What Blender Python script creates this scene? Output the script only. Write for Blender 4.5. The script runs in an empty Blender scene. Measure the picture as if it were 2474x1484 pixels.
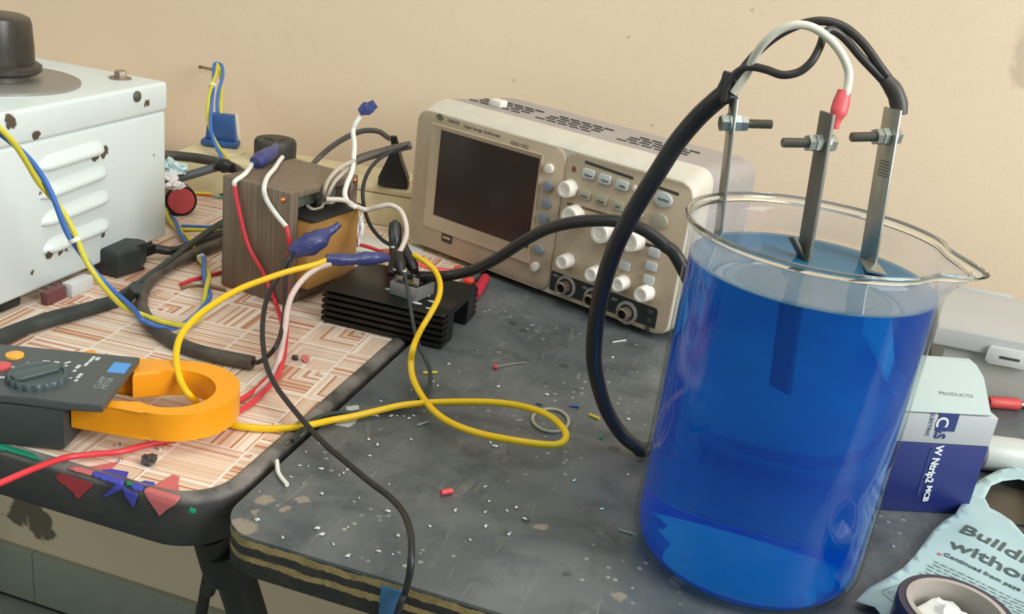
import bpy, bmesh, math, random
import numpy as np
from mathutils import Vector, Matrix, noise
from mathutils.geometry import delaunay_2d_cdt
random.seed(7)
scn = bpy.context.scene
COL = scn.collection
PI = math.pi

# ------------------------------------------------------------------ camera, world, lights, exposure
F, PITCH, ROLL, YAW, CAMZ = 2430.2, 0.3726, 0.1297, math.radians(14.3), 0.33875
_f = Vector((0, math.cos(PITCH), -math.sin(PITCH))); _u = Vector((0, math.sin(PITCH), math.cos(PITCH))); _r = Vector((1, 0, 0))
_r2 = _r*math.cos(ROLL) + _u*math.sin(ROLL); _u2 = -_r*math.sin(ROLL) + _u*math.cos(ROLL)
_Z = Matrix.Rotation(YAW, 3, 'Z')
FW, RT, UP, CAM = _Z @ _f, _Z @ _r2, _Z @ _u2, Vector((0, 0, CAMZ))
cd = bpy.data.cameras.new('camera'); cam = bpy.data.objects.new('camera', cd); COL.objects.link(cam)
cd.sensor_width = 36; cd.lens = F/2474*36; cd.clip_start = 0.02
R3 = Matrix((RT, UP, -FW)).transposed()
cam.matrix_world = Matrix.Translation(CAM) @ R3.to_4x4()
scn.camera = cam

scn.view_settings.view_transform = 'Standard'; scn.view_settings.look = 'None'
scn.view_settings.gamma = 1; scn.view_settings.use_curve_mapping = False
scn.view_settings.exposure = 0.46

w = bpy.data.worlds.new('world'); scn.world = w; w.use_nodes = True
bg = w.node_tree.nodes['Background']; bg.inputs[0].default_value = (0.84, 0.96, 0.93, 1); bg.inputs[1].default_value = 0.27

def area(name, loc, target, sx, sy, power, col):
    l = bpy.data.lights.new(name, 'AREA'); l.shape = 'RECTANGLE'; l.size = sx; l.size_y = sy; l.energy = power; l.color = col
    o = bpy.data.objects.new(name, l); COL.objects.link(o); o.location = loc
    o.rotation_euler = (Vector(target)-Vector(loc)).to_track_quat('-Z', 'Y').to_euler()
    return o
area('window_light', (1.75, -0.05, 1.10), (-0.25, 0.75, 0.05), 1.1, 1.3, 39, (0.97, 1.0, 1.0))
area('side_fill_light', (-2.1, -0.5, 1.3), (-0.6, 1.0, 0.05), 1.2, 1.2, 7, (0.78, 1.0, 0.92))  # added fill lamp that cools the left wall, not a real window
area('ceiling_daylight', (0.2, 0.2, 1.9), (-0.1, 0.8, 0), 1.6, 1.2, 12, (1.0, 0.96, 0.92))

# ------------------------------------------------------------------ pixel -> place helpers (2474 x 1484 frame)
def ray(u, v): return FW + RT*((u-1237)/F) - UP*((v-742)/F)
def px(u, v, d): return CAM + ray(u, v)*d
def pz(u, v, z=0.0):
    r = ray(u, v); return CAM + r*((z-CAMZ)/r.z)
def pplane(u, v, p0, n):
    r = ray(u, v); return CAM + r*((Vector(p0)-CAM).dot(n)/r.dot(n))
def dep(P): return (Vector(P)-CAM).dot(FW)
def upfrom(u, v, P):
    r = ray(u, v); t = (P.x*r.x+P.y*r.y)/(r.x*r.x+r.y*r.y); return CAM + r*t
def pt(q):
    if isinstance(q, Vector): return q.copy()
    u, v, k = q
    return px(u, v, k) if k >= 0.3 else pz(u, v, k)

# ------------------------------------------------------------------ objects and tags
def obj(name, bm, m=None, parent=None, origin=None, sharp=38):
    me = bpy.data.meshes.new(name)
    o = bpy.data.objects.new(name, me); COL.objects.link(o)
    off = Vector((0, 0, 0))
    if parent is not None:
        o.parent = parent; off = Vector(parent.get('_o', (0, 0, 0)))
    elif origin is not None:
        off = Vector(origin); o.location = off
    o['_o'] = tuple(off)
    bmesh.ops.translate(bm, verts=bm.verts, vec=-off)
    bmesh.ops.recalc_face_normals(bm, faces=bm.faces)
    bm.to_mesh(me); bm.free()
    for p in me.polygons: p.use_smooth = True
    if sharp: me.set_sharp_from_angle(angle=math.radians(sharp))
    if m: me.materials.append(m)
    return o
def thing(name, label, cat, loc=(0, 0, 0), group=None):
    o = bpy.data.objects.new(name, None); COL.objects.link(o); o.location = loc; o.empty_display_size = 0.01
    o['_o'] = tuple(loc); return tag(o, label, cat, group)
def tag(o, label, cat, group=None, kind=None):
    o['label'] = label; o['category'] = cat
    if group: o['group'] = group
    if kind: o['kind'] = kind
    return o
def struct(name, bm, m, label=None, cat=None):
    o = obj(name, bm, m); o['kind'] = 'structure'
    if label: o['label'] = label; o['category'] = cat
    return o
def lab(o, s): o['label'] = s; return o

# ------------------------------------------------------------------ mesh helpers
def nb(): return bmesh.new()
def frame(loc, yaw=0): return Matrix.Translation(Vector(loc)) @ Matrix.Rotation(yaw, 4, 'Z')
def basis(loc, x, y, z):
    M = Matrix((Vector(x), Vector(y), Vector(z))).transposed().to_4x4(); M.translation = Vector(loc); return M
def box(bm, lo, hi, bev=0, M=None, seg=2):
    lo = Vector(lo); hi = Vector(hi)
    vs = [bm.verts.new((x, y, z)) for z in (lo.z, hi.z) for y in (lo.y, hi.y) for x in (lo.x, hi.x)]
    fs = [bm.faces.new([vs[i] for i in q]) for q in ((0, 2, 3, 1), (4, 5, 7, 6), (0, 1, 5, 4), (2, 6, 7, 3), (0, 4, 6, 2), (1, 3, 7, 5))]
    allv = list(vs)
    if bev:
        es = list({e for f in fs for e in f.edges})
        r = bmesh.ops.bevel(bm, geom=es, offset=bev, segments=seg, profile=0.5, affect='EDGES')
        allv = list({v for f in r['faces'] for v in f.verts} | {v for v in vs if v.is_valid})
    if M is not None: bmesh.ops.transform(bm, matrix=M, verts=allv)
    return bm
def prism(bm, poly, z0, z1, bev=0, M=None, seg=2):
    a = [bm.verts.new((x, y, z0)) for x, y in poly]; b = [bm.verts.new((x, y, z1)) for x, y in poly]
    n = len(poly)
    fs = [bm.faces.new(a[::-1]), bm.faces.new(b)] + [bm.faces.new((a[i], a[(i+1) % n], b[(i+1) % n], b[i])) for i in range(n)]
    allv = a+b
    if bev:
        es = list(fs[0].edges)+list(fs[1].edges)
        r = bmesh.ops.bevel(bm, geom=es, offset=bev, segments=seg, profile=0.5, affect='EDGES')
        allv = list({v for f in r['faces'] for v in f.verts} | {v for v in a+b if v.is_valid})
        for f in fs:
            if f.is_valid: allv += [v for v in f.verts]
        allv = list(set(allv))
    if M is not None: bmesh.ops.transform(bm, matrix=M, verts=allv)
    return bm
def rrect(x0, y0, x1, y1, r, n=5):
    out = []
    for cx, cy, a in ((x1-r, y0+r, -PI/2), (x1-r, y1-r, 0), (x0+r, y1-r, PI/2), (x0+r, y0+r, PI)):
        for i in range(n+1):
            t = a+PI/2*i/n; out.append((cx+r*math.cos(t), cy+r*math.sin(t)))
    return out
def lathe(bm, prof, n=32, M=None, closed=False, tooth=None):
    rings = []; allv = []
    for k, (r, z) in enumerate(prof):
        if r < 1e-6:
            v = bm.verts.new((0, 0, z)); rings.append([v]*n); allv.append(v)
        else:
            ring = []
            for i in range(n):
                rr = r*(tooth(i, k) if tooth else 1); t = 2*PI*i/n
                ring.append(bm.verts.new((rr*math.cos(t), rr*math.sin(t), z)))
            rings.append(ring); allv += ring
    pairs = list(zip(rings[:-1], rings[1:])) + ([(rings[-1], rings[0])] if closed else [])
    for a, b in pairs:
        for i in range(n):
            j = (i+1) % n; q = []
            for v in (a[i], a[j], b[j], b[i]):
                if v not in q: q.append(v)
            if len(q) > 2: bm.faces.new(q)
    if not closed:
        for ring in (rings[0], rings[-1]):
            if ring[0] is not ring[1]:
                try: bm.faces.new(ring)
                except ValueError: pass
    if M is not None: bmesh.ops.transform(bm, matrix=M, verts=allv)
    return bm
def catmull(P, k=7):
    if len(P) < 3: return P
    P = [P[0]*2-P[1]]+P+[P[-1]*2-P[-2]]; out = []
    for i in range(1, len(P)-2):
        a, b, c, d = P[i-1:i+3]
        for s in range(k):
            t = s/k
            out.append(0.5*((2*b)+(c-a)*t+(2*a-5*b+4*c-d)*t*t+(3*b-a-3*c+d)*t**3))
    out.append(P[-2]); return out
def tube(bm, P, r, n=10, flat=None, wob=0, dome=False):
    """sweep a round section along P; r a number or one radius per point; flat=(direction, factor) squashes the section"""
    m = len(P); R = [r]*m if not hasattr(r, '__len__') else list(np.interp(np.linspace(0, 1, m), np.linspace(0, 1, len(r)), r))
    T = [(P[min(i+1, m-1)]-P[max(i-1, 0)]).normalized() for i in range(m)]
    nrm = T[0].orthogonal().normalized(); rings = []
    for i in range(m):
        nrm = (nrm - T[i]*nrm.dot(T[i]));
        if nrm.length < 1e-6: nrm = T[i].orthogonal()
        nrm.normalize(); b = T[i].cross(nrm); ring = []
        for k in range(n):
            a = 2*PI*k/n; v = (nrm*math.cos(a)+b*math.sin(a))*R[i]
            if flat: v = v - flat[0]*v.dot(flat[0])*(1-flat[1])
            if wob: v *= 1+wob*noise.noise((P[i]+v)*180)
            ring.append(bm.verts.new(P[i]+v))
        rings.append(ring)
    for a, b in zip(rings[:-1], rings[1:]):
        for k in range(n): bm.faces.new((a[k], a[(k+1) % n], b[(k+1) % n], b[k]))
    bm.faces.new(rings[0][::-1]); bm.faces.new(rings[-1])
    return bm
def wire_pts(spec, k=7): return catmull([pt(q) for q in spec], k)
def wire(name, spec, r, m, label=None, cat='wire', parent=None, n=10, group=None, k=7, flat=None, wob=0):
    P = wire_pts(spec, k); o = obj(name, tube(nb(), P, r, n, flat, wob), m, parent, origin=P[0] if parent is None else None)
    if label and parent is None: tag(o, label, cat, group)
    elif label: lab(o, label)
    return o
def cdt(poly, step, holes=(), jitter=0.15):
    """triangulated sheet of an outline: ([(x, y)], faces)"""
    V = [Vector(p) for p in poly]; E = [(i, (i+1) % len(poly)) for i in range(len(poly))]
    for h in holes:
        o = len(V); V += [Vector(p) for p in h]; E += [(o+i, o+(i+1) % len(h)) for i in range(len(h))]
    def inside(x, y, q):
        c = False; n = len(q)
        for i in range(n):
            (x1, y1), (x2, y2) = q[i], q[(i+1) % n]
            if (y1 > y) != (y2 > y) and x < (x2-x1)*(y-y1)/(y2-y1)+x1: c = not c
        return c
    xs = [p[0] for p in poly]; ys = [p[1] for p in poly]; y = min(ys)+step/2
    while y < max(ys):
        x = min(xs)+step/2
        while x < max(xs):
            a, b = x+random.uniform(-1, 1)*jitter*step, y+random.uniform(-1, 1)*jitter*step
            if inside(a, b, poly) and not any(inside(a, b, h) for h in holes): V.append(Vector((a, b)))
            x += step
        y += step
    vo, eo, fo, *_ = delaunay_2d_cdt(V, E, [], 0, 1e-7)
    out = []
    for f in fo:
        cx = sum(vo[i].x for i in f)/len(f); cy = sum(vo[i].y for i in f)/len(f)
        if inside(cx, cy, poly) and not any(inside(cx, cy, h) for h in holes): out.append(f)
    return vo, out
def sheet(poly, step, fn, thick, holes=()):
    """a thin sheet: fn(x, y) -> point of its upper side; thickness goes down along the local normal"""
    vo, fo = cdt(poly, step, holes); bm = nb()
    vs = [bm.verts.new(fn(p.x, p.y)) for p in vo]
    for f in fo:
        try: bm.faces.new([vs[i] for i in f])
        except ValueError: pass
    bmesh.ops.delete(bm, geom=[v for v in bm.verts if not v.link_faces], context='VERTS')
    bmesh.ops.recalc_face_normals(bm, faces=bm.faces)
    s = sum(f.normal.dot(-FW)*f.calc_area() for f in bm.faces)
    if s < 0: bmesh.ops.reverse_faces(bm, faces=bm.faces)
    bmesh.ops.solidify(bm, geom=bm.faces[:], thickness=thick)
    return bm
def text(name, s, size, M, m, parent, ext=0.00012, fn=None, sx=1.0, bold=0.0, align='LEFT'):
    cu = bpy.data.curves.new(name, 'FONT'); cu.body = s; cu.size = size; cu.extrude = ext; cu.offset = bold; cu.align_x = align; cu.resolution_u = 3
    t = bpy.data.objects.new('tmp', cu); COL.objects.link(t)
    me = bpy.data.meshes.new_from_object(t.evaluated_get(bpy.context.evaluated_depsgraph_get()))
    bpy.data.objects.remove(t); bpy.data.curves.remove(cu)
    bm = nb(); bm.from_mesh(me); bpy.data.meshes.remove(me)
    bmesh.ops.transform(bm, matrix=M @ Matrix.Diagonal((sx, 1, 1, 1)), verts=bm.verts)
    if fn:
        for v in bm.verts: v.co = fn(v.co)
    return obj(name, bm, m, parent)

# ------------------------------------------------------------------ procedural materials
def lin(c):
    f = lambda x: x/12.92 if x <= 0.04045 else ((x+0.055)/1.055)**2.4
    return tuple(f(x/255) for x in c)+(1,)
class NT:
    def __init__(s, name):
        s.m = bpy.data.materials.new(name); s.m.use_nodes = True; s.t = s.m.node_tree; s.b = s.t.nodes['Principled BSDF']
        s.co = s.n('ShaderNodeNewGeometry').outputs['Position']
    def n(s, ty, **kw):
        x = s.t.nodes.new(ty)
        for k, v in kw.items(): setattr(x, k, v)
        return x
    def l(s, a, b): s.t.links.new(a, b)
    def put(s, sock, v):
        if hasattr(v, 'is_linked') or hasattr(v, 'links'): s.l(v, sock)
        else: sock.default_value = v
    def math(s, op, a, b=0.0, c=0.0):
        x = s.n('ShaderNodeMath', operation=op); s.put(x.inputs[0], a); s.put(x.inputs[1], b); s.put(x.inputs[2], c); return x.outputs[0]
    def mix(s, f, a, b, mode='MIX'):
        x = s.n('ShaderNodeMix', data_type='RGBA', blend_type=mode); s.put(x.inputs[0], f); s.put(x.inputs[6], a); s.put(x.inputs[7], b); return x.outputs[2]
    def noise(s, scale, detail=3, rough=0.55, vec=None, dist=0):
        x = s.n('ShaderNodeTexNoise'); s.l(vec or s.co, x.inputs['Vector']); x.inputs['Scale'].default_value = scale; x.inputs['Detail'].default_value = detail; x.inputs['Roughness'].default_value = rough; x.inputs['Distortion'].default_value = dist
        return x.outputs[0]
    def step(s, v, a, b):
        x = s.n('ShaderNodeMapRange'); s.put(x.inputs[0], v); x.inputs[1].default_value = a; x.inputs[2].default_value = b; return x.outputs[0]
    def sep(s, v=None):
        x = s.n('ShaderNodeSeparateXYZ'); s.l(v or s.co, x.inputs[0]); return x.outputs
    def comb(s, a, b, c=0.0):
        x = s.n('ShaderNodeCombineXYZ'); s.put(x.inputs[0], a); s.put(x.inputs[1], b); s.put(x.inputs[2], c); return x.outputs[0]
    def bump(s, h, dist, strength=0.6):
        x = s.n('ShaderNodeBump'); s.l(h, x.inputs['Height']); x.inputs['Distance'].default_value = dist; x.inputs['Strength'].default_value = strength; s.l(x.outputs[0], s.b.inputs['Normal'])
    def base(s, c): s.put(s.b.inputs['Base Color'], c)
    def set(s, **kw):
        for k, v in kw.items(): s.put(s.b.inputs[k.replace('_', ' ')], v)
    def spots(s, pts, wob, wscale=120):
        """1 inside irregular blots around given points [(centre, radius)]"""
        nz = s.n('ShaderNodeTexNoise'); s.l(s.co, nz.inputs['Vector']); nz.inputs['Scale'].default_value = wscale; nz.inputs['Detail'].default_value = 4
        sub = s.n('ShaderNodeVectorMath', operation='SUBTRACT'); s.l(nz.outputs['Color'], sub.inputs[0]); sub.inputs[1].default_value = (0.5, 0.5, 0.5)
        sc = s.n('ShaderNodeVectorMath', operation='SCALE'); s.l(sub.outputs[0], sc.inputs[0]); sc.inputs[3].default_value = wob
        ad = s.n('ShaderNodeVectorMath', operation='ADD'); s.l(s.co, ad.inputs[0]); s.l(sc.outputs[0], ad.inputs[1])
        acc = None
        for c, r in pts:
            d = s.n('ShaderNodeVectorMath', operation='DISTANCE'); s.l(ad.outputs[0], d.inputs[0]); d.inputs[1].default_value = tuple(c)
            k = s.step(d.outputs['Value'], r, r*0.75)
            acc = k if acc is None else s.math('MAXIMUM', acc, k)
        return acc
_cache = {}
def pm(name, rgb, rough=0.5, metal=0.0, var=0.10, scale=60, bump=0.0, bscale=None, dust=0.0, dustc=(150, 135, 110), **kw):
    if name in _cache: return _cache[name]
    s = NT(name); c = lin(rgb); dk = tuple(x*(1-var) for x in c[:3])+(1,); lt = tuple(min(1, x*(1+var)) for x in c[:3])+(1,)
    col = s.mix(s.noise(scale), dk, lt)
    if dust: col = s.mix(s.math('MULTIPLY', s.step(s.noise(scale*0.6, 5, 0.65), 0.45, 0.75), dust), col, lin(dustc))
    s.base(col); s.set(Roughness=rough, Metallic=metal, **kw)
    if bump: s.bump(s.noise(bscale or scale*3, 4), bump)
    _cache[name] = s.m; return s.m

def m_wall():
    s = NT('painted_wall')
    col = s.mix(s.step(s.noise(2.2, 3), 0.3, 0.7), lin((226, 202, 172)), lin((232, 208, 179)))
    col = s.mix(s.math('MULTIPLY', s.step(s.noise(55, 5, 0.7), 0.55, 0.8), 0.13), col, lin((190, 158, 112)))
    st = s.spots([((-1.035, 1.12, -0.625), 0.035), ((-1.01, 1.12, -0.655), 0.03), ((-1.055, 1.12, -0.655), 0.022), ((-1.0, 1.12, -0.672), 0.012)], 0.05, 34)
    col = s.mix(s.math('MULTIPLY', st, 0.8), col, lin((42, 40, 34)))
    st2 = s.spots([((0.213, 1.12, 0.285), 0.03), ((0.215, 1.12, 0.25), 0.022)], 0.05, 30)
    col = s.mix(s.math('MULTIPLY', st2, 0.28), col, lin((105, 98, 70)))
    sp = s.spots([((-0.2+0.13*math.sin(i*5.1), 1.12, 0.2+0.09*math.cos(i*3.3)), 0.0022) for i in range(9)], 0.004, 300)
    col = s.mix(s.math('MULTIPLY', sp, 0.35), col, lin((150, 105, 75)))
    s.base(col); s.set(Roughness=0.75); s.bump(s.noise(240, 4), 0.0005, 0.3); return s.m
def m_laminate():
    s = NT('patterned_laminate'); x, y, z = s.sep(); cell = 0.043
    X = s.math('DIVIDE', s.math('ADD', x, s.math('MULTIPLY', y, 0.06)), cell); Y = s.math('DIVIDE', s.math('SUBTRACT', y, s.math('MULTIPLY', x, 0.06)), cell)
    ix, iy = s.math('FLOOR', X), s.math('FLOOR', Y); fx, fy = s.math('FRACT', X), s.math('FRACT', Y)
    wn = s.n('ShaderNodeTexWhiteNoise', noise_dimensions='3D'); s.l(s.comb(ix, iy, 3.7), wn.inputs['Vector'])
    h = s.sep(wn.outputs['Color'])
    flip = lambda f, r: s.math('ABSOLUTE', s.math('SUBTRACT', s.math('GREATER_THAN', r, 0.5), f))
    gx, gy = flip(fx, h[0]), flip(fy, h[1])
    L = s.math('MAXIMUM', gx, gy)
    pick = lambda c, a, b: s.math('ADD', s.math('MULTIPLY', c, a), s.math('MULTIPLY', s.math('SUBTRACT', 1.0, c), b))
    m = pick(s.math('LESS_THAN', h[2], 0.3), gx, pick(s.math('LESS_THAN', h[2], 0.62), gy, L))
    band = s.math('FLOOR', s.math('MULTIPLY', m, 25.0))
    w2 = s.n('ShaderNodeTexWhiteNoise', noise_dimensions='3D'); s.l(s.comb(band, s.math('ADD', ix, s.math('MULTIPLY', iy, 17.3)), 1.9), w2.inputs['Vector'])
    cr = s.n('ShaderNodeValToRGB'); cr.color_ramp.interpolation = 'CONSTANT'; e = cr.color_ramp.elements
    e[0].color = lin((222, 196, 172)); e[1].position = 0.3; e[1].color = lin((238, 226, 210))
    for p, c in ((0.46, (216, 186, 162)), (0.62, (198, 142, 112)), (0.72, (228, 208, 190)), (0.92, (186, 126, 94))):
        q = e.new(p); q.color = lin(c)
    s.l(w2.outputs['Value'], cr.inputs[0])
    ed = s.math('MINIMUM', s.math('MINIMUM', fx, s.math('SUBTRACT', 1.0, fx)), s.math('MINIMUM', fy, s.math('SUBTRACT', 1.0, fy)))
    col = s.mix(s.math('LESS_THAN', ed, 0.018), cr.outputs[0], lin((238, 228, 216)))
    grain = s.n('ShaderNodeMapping'); s.l(s.co, grain.inputs[0]); grain.inputs['Scale'].default_value = (8, 90, 1)
    col = s.mix(s.math('MULTIPLY', s.step(s.noise(9, 4, 0.6, grain.outputs[0]), 0.5, 0.8), 0.3), col, lin((176, 146, 122)))
    col = s.mix(s.math('MULTIPLY', s.step(s.noise(16, 5, 0.65), 0.52, 0.8), 0.35), col, lin((128, 116, 102)))
    s.base(col); s.set(Roughness=0.42); return s.m
def m_dark_top():
    s = NT('worn_dark_worktop')
    col = s.mix(s.step(s.noise(9, 6, 0.65, dist=0.6), 0.35, 0.68), lin((70, 76, 78)), lin((108, 111, 110)))
    col = s.mix(s.math('MULTIPLY', s.step(s.noise(24, 5, 0.7), 0.52, 0.72), 0.7), col, lin((46, 54, 58)))
    col = s.mix(s.math('MULTIPLY', s.step(s.noise(6, 3), 0.56, 0.74), 0.45), col, lin((30, 52, 72)))
    col = s.mix(s.math('MULTIPLY', s.step(s.noise(13, 4, 0.6), 0.6, 0.78), 0.4), col, lin((58, 84, 80)))
    for k, (rot, sc, wd) in enumerate(((0.5, 26, 0.04), (-0.8, 34, 0.035), (1.9, 20, 0.03))):     # scratches
        mp = s.n('ShaderNodeMapping'); s.l(s.co, mp.inputs[0]); mp.inputs['Rotation'].default_value = (0, 0, rot); mp.inputs['Scale'].default_value = (1, 0.12, 1); mp.inputs['Location'].default_value = (k*3.1, k, 0)
        v = s.n('ShaderNodeTexVoronoi', feature='DISTANCE_TO_EDGE'); s.l(mp.outputs[0], v.inputs['Vector']); v.inputs['Scale'].default_value = sc
        k2 = s.math('MULTIPLY', s.math('LESS_THAN', v.outputs[0], wd*0.25), s.step(s.noise(30+k*7, 3), 0.5, 0.62))
        col = s.mix(s.math('MULTIPLY', k2, 0.14), col, lin((165, 158, 142)))
    v = s.n('ShaderNodeTexVoronoi', feature='F1'); s.l(s.co, v.inputs['Vector']); v.inputs['Scale'].default_value = 110
    k3 = s.math('MULTIPLY', s.math('LESS_THAN', v.outputs['Distance'], 0.16), s.step(s.noise(14, 3), 0.52, 0.6))
    col = s.mix(s.math('MULTIPLY', k3, 0.7), col, lin((170, 165, 150)))
    v = s.n('ShaderNodeTexVoronoi', feature='F1'); s.l(s.co, v.inputs['Vector']); v.inputs['Scale'].default_value = 45; v.inputs['Randomness'].default_value = 1
    k4 = s.math('MULTIPLY', s.math('LESS_THAN', v.outputs['Distance'], 0.2), s.step(s.noise(11, 2), 0.55, 0.62))
    col = s.mix(s.math('MULTIPLY', k4, 0.55), col, lin((32, 36, 38)))
    chips = s.spots([(pz(640, 1206), 0.006), (pz(615, 1240), 0.003), (pz(595, 1275), 0.008), (pz(575, 1262), 0.004), (pz(735, 1207), 0.004), (pz(1640, 1400), 0.006), (pz(1600, 1345), 0.004), (pz(1500, 1440), 0.005), (pz(690, 1228), 0.003), (pz(1310, 1275), 0.004)], 0.012, 130)
    col = s.mix(s.math('MULTIPLY', chips, 0.5), col, lin((168, 152, 128)))
    s.base(col); s.put(s.b.inputs['Roughness'], s.math('ADD', s.math('MULTIPLY', s.noise(12, 4), 0.3), 0.28)); s.bump(s.noise(120, 5), 0.0006, 0.5)
    return s.m
def m_ply():
    s = NT('layered_plywood_edge'); x, y, z = s.sep()
    zz = s.math('ADD', z, s.math('MULTIPLY', s.math('SUBTRACT', s.noise(60, 5, 0.7), 0.5), 0.007))
    cr = s.n('ShaderNodeValToRGB'); cr.color_ramp.interpolation = 'CONSTANT'; e = cr.color_ramp.elements
    e[0].color = lin((34, 34, 32)); e[1].position = 0.30; e[1].color = lin((150, 130, 86))
    for p, c in ((0.47, (40, 40, 40)), (0.70, (152, 132, 86)), (0.90, (44, 46, 46))):
        q = e.new(p); q.color = lin(c)
    s.l(s.step(zz, -0.024, 0.0), cr.inputs[0])
    col = s.mix(s.math('MULTIPLY', s.step(s.noise(70, 5, 0.7), 0.48, 0.72), 0.6), cr.outputs[0], lin((70, 60, 44)))
    s.base(col); s.set(Roughness=0.7); s.bump(s.noise(150, 4), 0.001); return s.m
def m_variac(chips):
    s = NT('chipped_white_enamel')
    col = s.mix(s.noise(9, 3), lin((206, 217, 215)), lin((218, 226, 223)))
    col = s.mix(s.math('MULTIPLY', s.step(s.noise(40, 5, 0.7), 0.58, 0.8), 0.25), col, lin((170, 165, 150)))
    k = s.spots(chips, 0.010, 190)
    col = s.mix(k, col, lin((88, 76, 64)))
    s.base(col); s.set(Roughness=0.32); s.bump(s.noise(160, 3), 0.0003); return s.m
def m_glass(name, ior, tint):
    m = bpy.data.materials.new(name); m.use_nodes = True; t = m.node_tree; t.nodes.clear()
    o = t.nodes.new('ShaderNodeOutputMaterial'); g = t.nodes.new('ShaderNodeBsdfGlass'); g.inputs['Color'].default_value = tint; g.inputs['IOR'].default_value = ior; g.inputs['Roughness'].default_value = 0.0
    t.links.new(g.outputs[0], o.inputs[0]); return m, t, o
def m_thin_glass():
    """thin-walled glass: straight-through transmission with a fresnel sheen"""
    m = bpy.data.materials.new('clear_lab_glass'); m.use_nodes = True; t = m.node_tree; t.nodes.clear()
    o = t.nodes.new('ShaderNodeOutputMaterial'); tr_ = t.nodes.new('ShaderNodeBsdfTransparent'); gl = t.nodes.new('ShaderNodeBsdfGlossy'); mx = t.nodes.new('ShaderNodeMixShader')
    lw_ = t.nodes.new('ShaderNodeLayerWeight'); lw_.inputs[0].default_value = 0.5
    pw = t.nodes.new('ShaderNodeMath'); pw.operation = 'POWER'; pw.inputs[1].default_value = 4.0; t.links.new(lw_.outputs['Facing'], pw.inputs[0])
    fr = t.nodes.new('ShaderNodeMath'); fr.operation = 'MULTIPLY_ADD'; fr.inputs[1].default_value = 0.42; fr.inputs[2].default_value = 0.014; t.links.new(pw.outputs[0], fr.inputs[0])
    cr = t.nodes.new('ShaderNodeMix'); cr.data_type = 'RGBA'; cr.inputs[6].default_value = (0.985, 0.99, 0.985, 1); cr.inputs[7].default_value = (0.70, 0.75, 0.73, 1)
    t.links.new(pw.outputs[0], cr.inputs[0]); t.links.new(cr.outputs[2], tr_.inputs[0])
    gl.inputs['Roughness'].default_value = 0.03; gl.inputs['Color'].default_value = (0.95, 0.97, 0.97, 1)
    t.links.new(fr.outputs[0], mx.inputs[0]); t.links.new(tr_.outputs[0], mx.inputs[1]); t.links.new(gl.outputs[0], mx.inputs[2]); df = t.nodes.new('ShaderNodeBsdfTranslucent'); df.inputs[0].default_value = lin((232, 222, 224)); d2 = t.nodes.new('ShaderNodeBsdfDiffuse'); d2.inputs[0].default_value = lin((232, 222, 224)); dm = t.nodes.new('ShaderNodeMixShader'); t.links.new(df.outputs[0], dm.inputs[1]); t.links.new(d2.outputs[0], dm.inputs[2])
    ge = t.nodes.new('ShaderNodeNewGeometry'); sx_ = t.nodes.new('ShaderNodeSeparateXYZ'); t.links.new(ge.outputs['Position'], sx_.inputs[0]); mr = t.nodes.new('ShaderNodeMapRange'); t.links.new(sx_.outputs[2], mr.inputs[0]); mr.inputs[1].default_value = 0.1815; mr.inputs[2].default_value = 0.1835
    no = t.nodes.new('ShaderNodeTexNoise'); t.links.new(ge.outputs['Position'], no.inputs[0]); no.inputs['Scale'].default_value = 45; no.inputs['Detail'].default_value = 4
    k1 = t.nodes.new('ShaderNodeMath'); k1.operation = 'MULTIPLY'; t.links.new(mr.outputs[0], k1.inputs[0]); t.links.new(no.outputs[0], k1.inputs[1]); k2 = t.nodes.new('ShaderNodeMath'); k2.operation = 'MULTIPLY'; k2.inputs[1].default_value = 0.34; t.links.new(k1.outputs[0], k2.inputs[0])
    m3 = t.nodes.new('ShaderNodeMixShader'); t.links.new(k2.outputs[0], m3.inputs[0]); t.links.new(mx.outputs[0], m3.inputs[1]); t.links.new(dm.outputs[0], m3.inputs[2])     # milky reflection haze painted into the glass above the liquid line
    t.links.new(m3.outputs[0], o.inputs[0]); return m
def m_liquid():
    m, t, o = m_glass('blue_copper_salt_solution', 1.33, (1, 1, 1, 1)); g = o.inputs[0].links[0].from_node
    d = t.nodes.new('ShaderNodeBsdfTranslucent'); d.inputs[0].default_value = (0.0, 0.30, 1.0, 1)
    d2 = t.nodes.new('ShaderNodeBsdfDiffuse'); d2.inputs[0].default_value = (0.0, 0.18, 1.0, 1); m1 = t.nodes.new('ShaderNodeMixShader'); m1.inputs[0].default_value = 0.5
    m2 = t.nodes.new('ShaderNodeMixShader'); m2.inputs[0].default_value = 0.38
    t.links.new(d.outputs[0], m1.inputs[1]); t.links.new(d2.outputs[0], m1.inputs[2]); t.links.new(g.outputs[0], m2.inputs[1]); t.links.new(m1.outputs[0], m2.inputs[2]); t.links.new(m2.outputs[0], o.inputs[0])
    a = t.nodes.new('ShaderNodeVolumeAbsorption'); a.inputs['Density'].default_value = 36; a.inputs['Color'].default_value = (0.0, 0.81, 0.98, 1)
    t.links.new(a.outputs[0], o.inputs['Volume']); return m
def m_core():
    s = NT('rusty_laminated_iron'); x, y, z = s.sep()
    mp = s.n('ShaderNodeMapping'); s.l(s.co, mp.inputs[0]); mp.inputs['Scale'].default_value = (900, 900, 6)
    st = s.noise(1.0, 2, 0.5, mp.outputs[0])
    col = s.mix(s.step(st, 0.35, 0.65), lin((106, 92, 78)), lin((138, 120, 102)))
    col = s.mix(s.math('MULTIPLY', s.step(s.noise(30, 4), 0.5, 0.75), 0.5), col, lin((150, 120, 88)))
    s.base(col); s.set(Roughness=0.6, Metallic=0.15); s.bump(st, 0.0004, 0.4); return s.m

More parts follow.
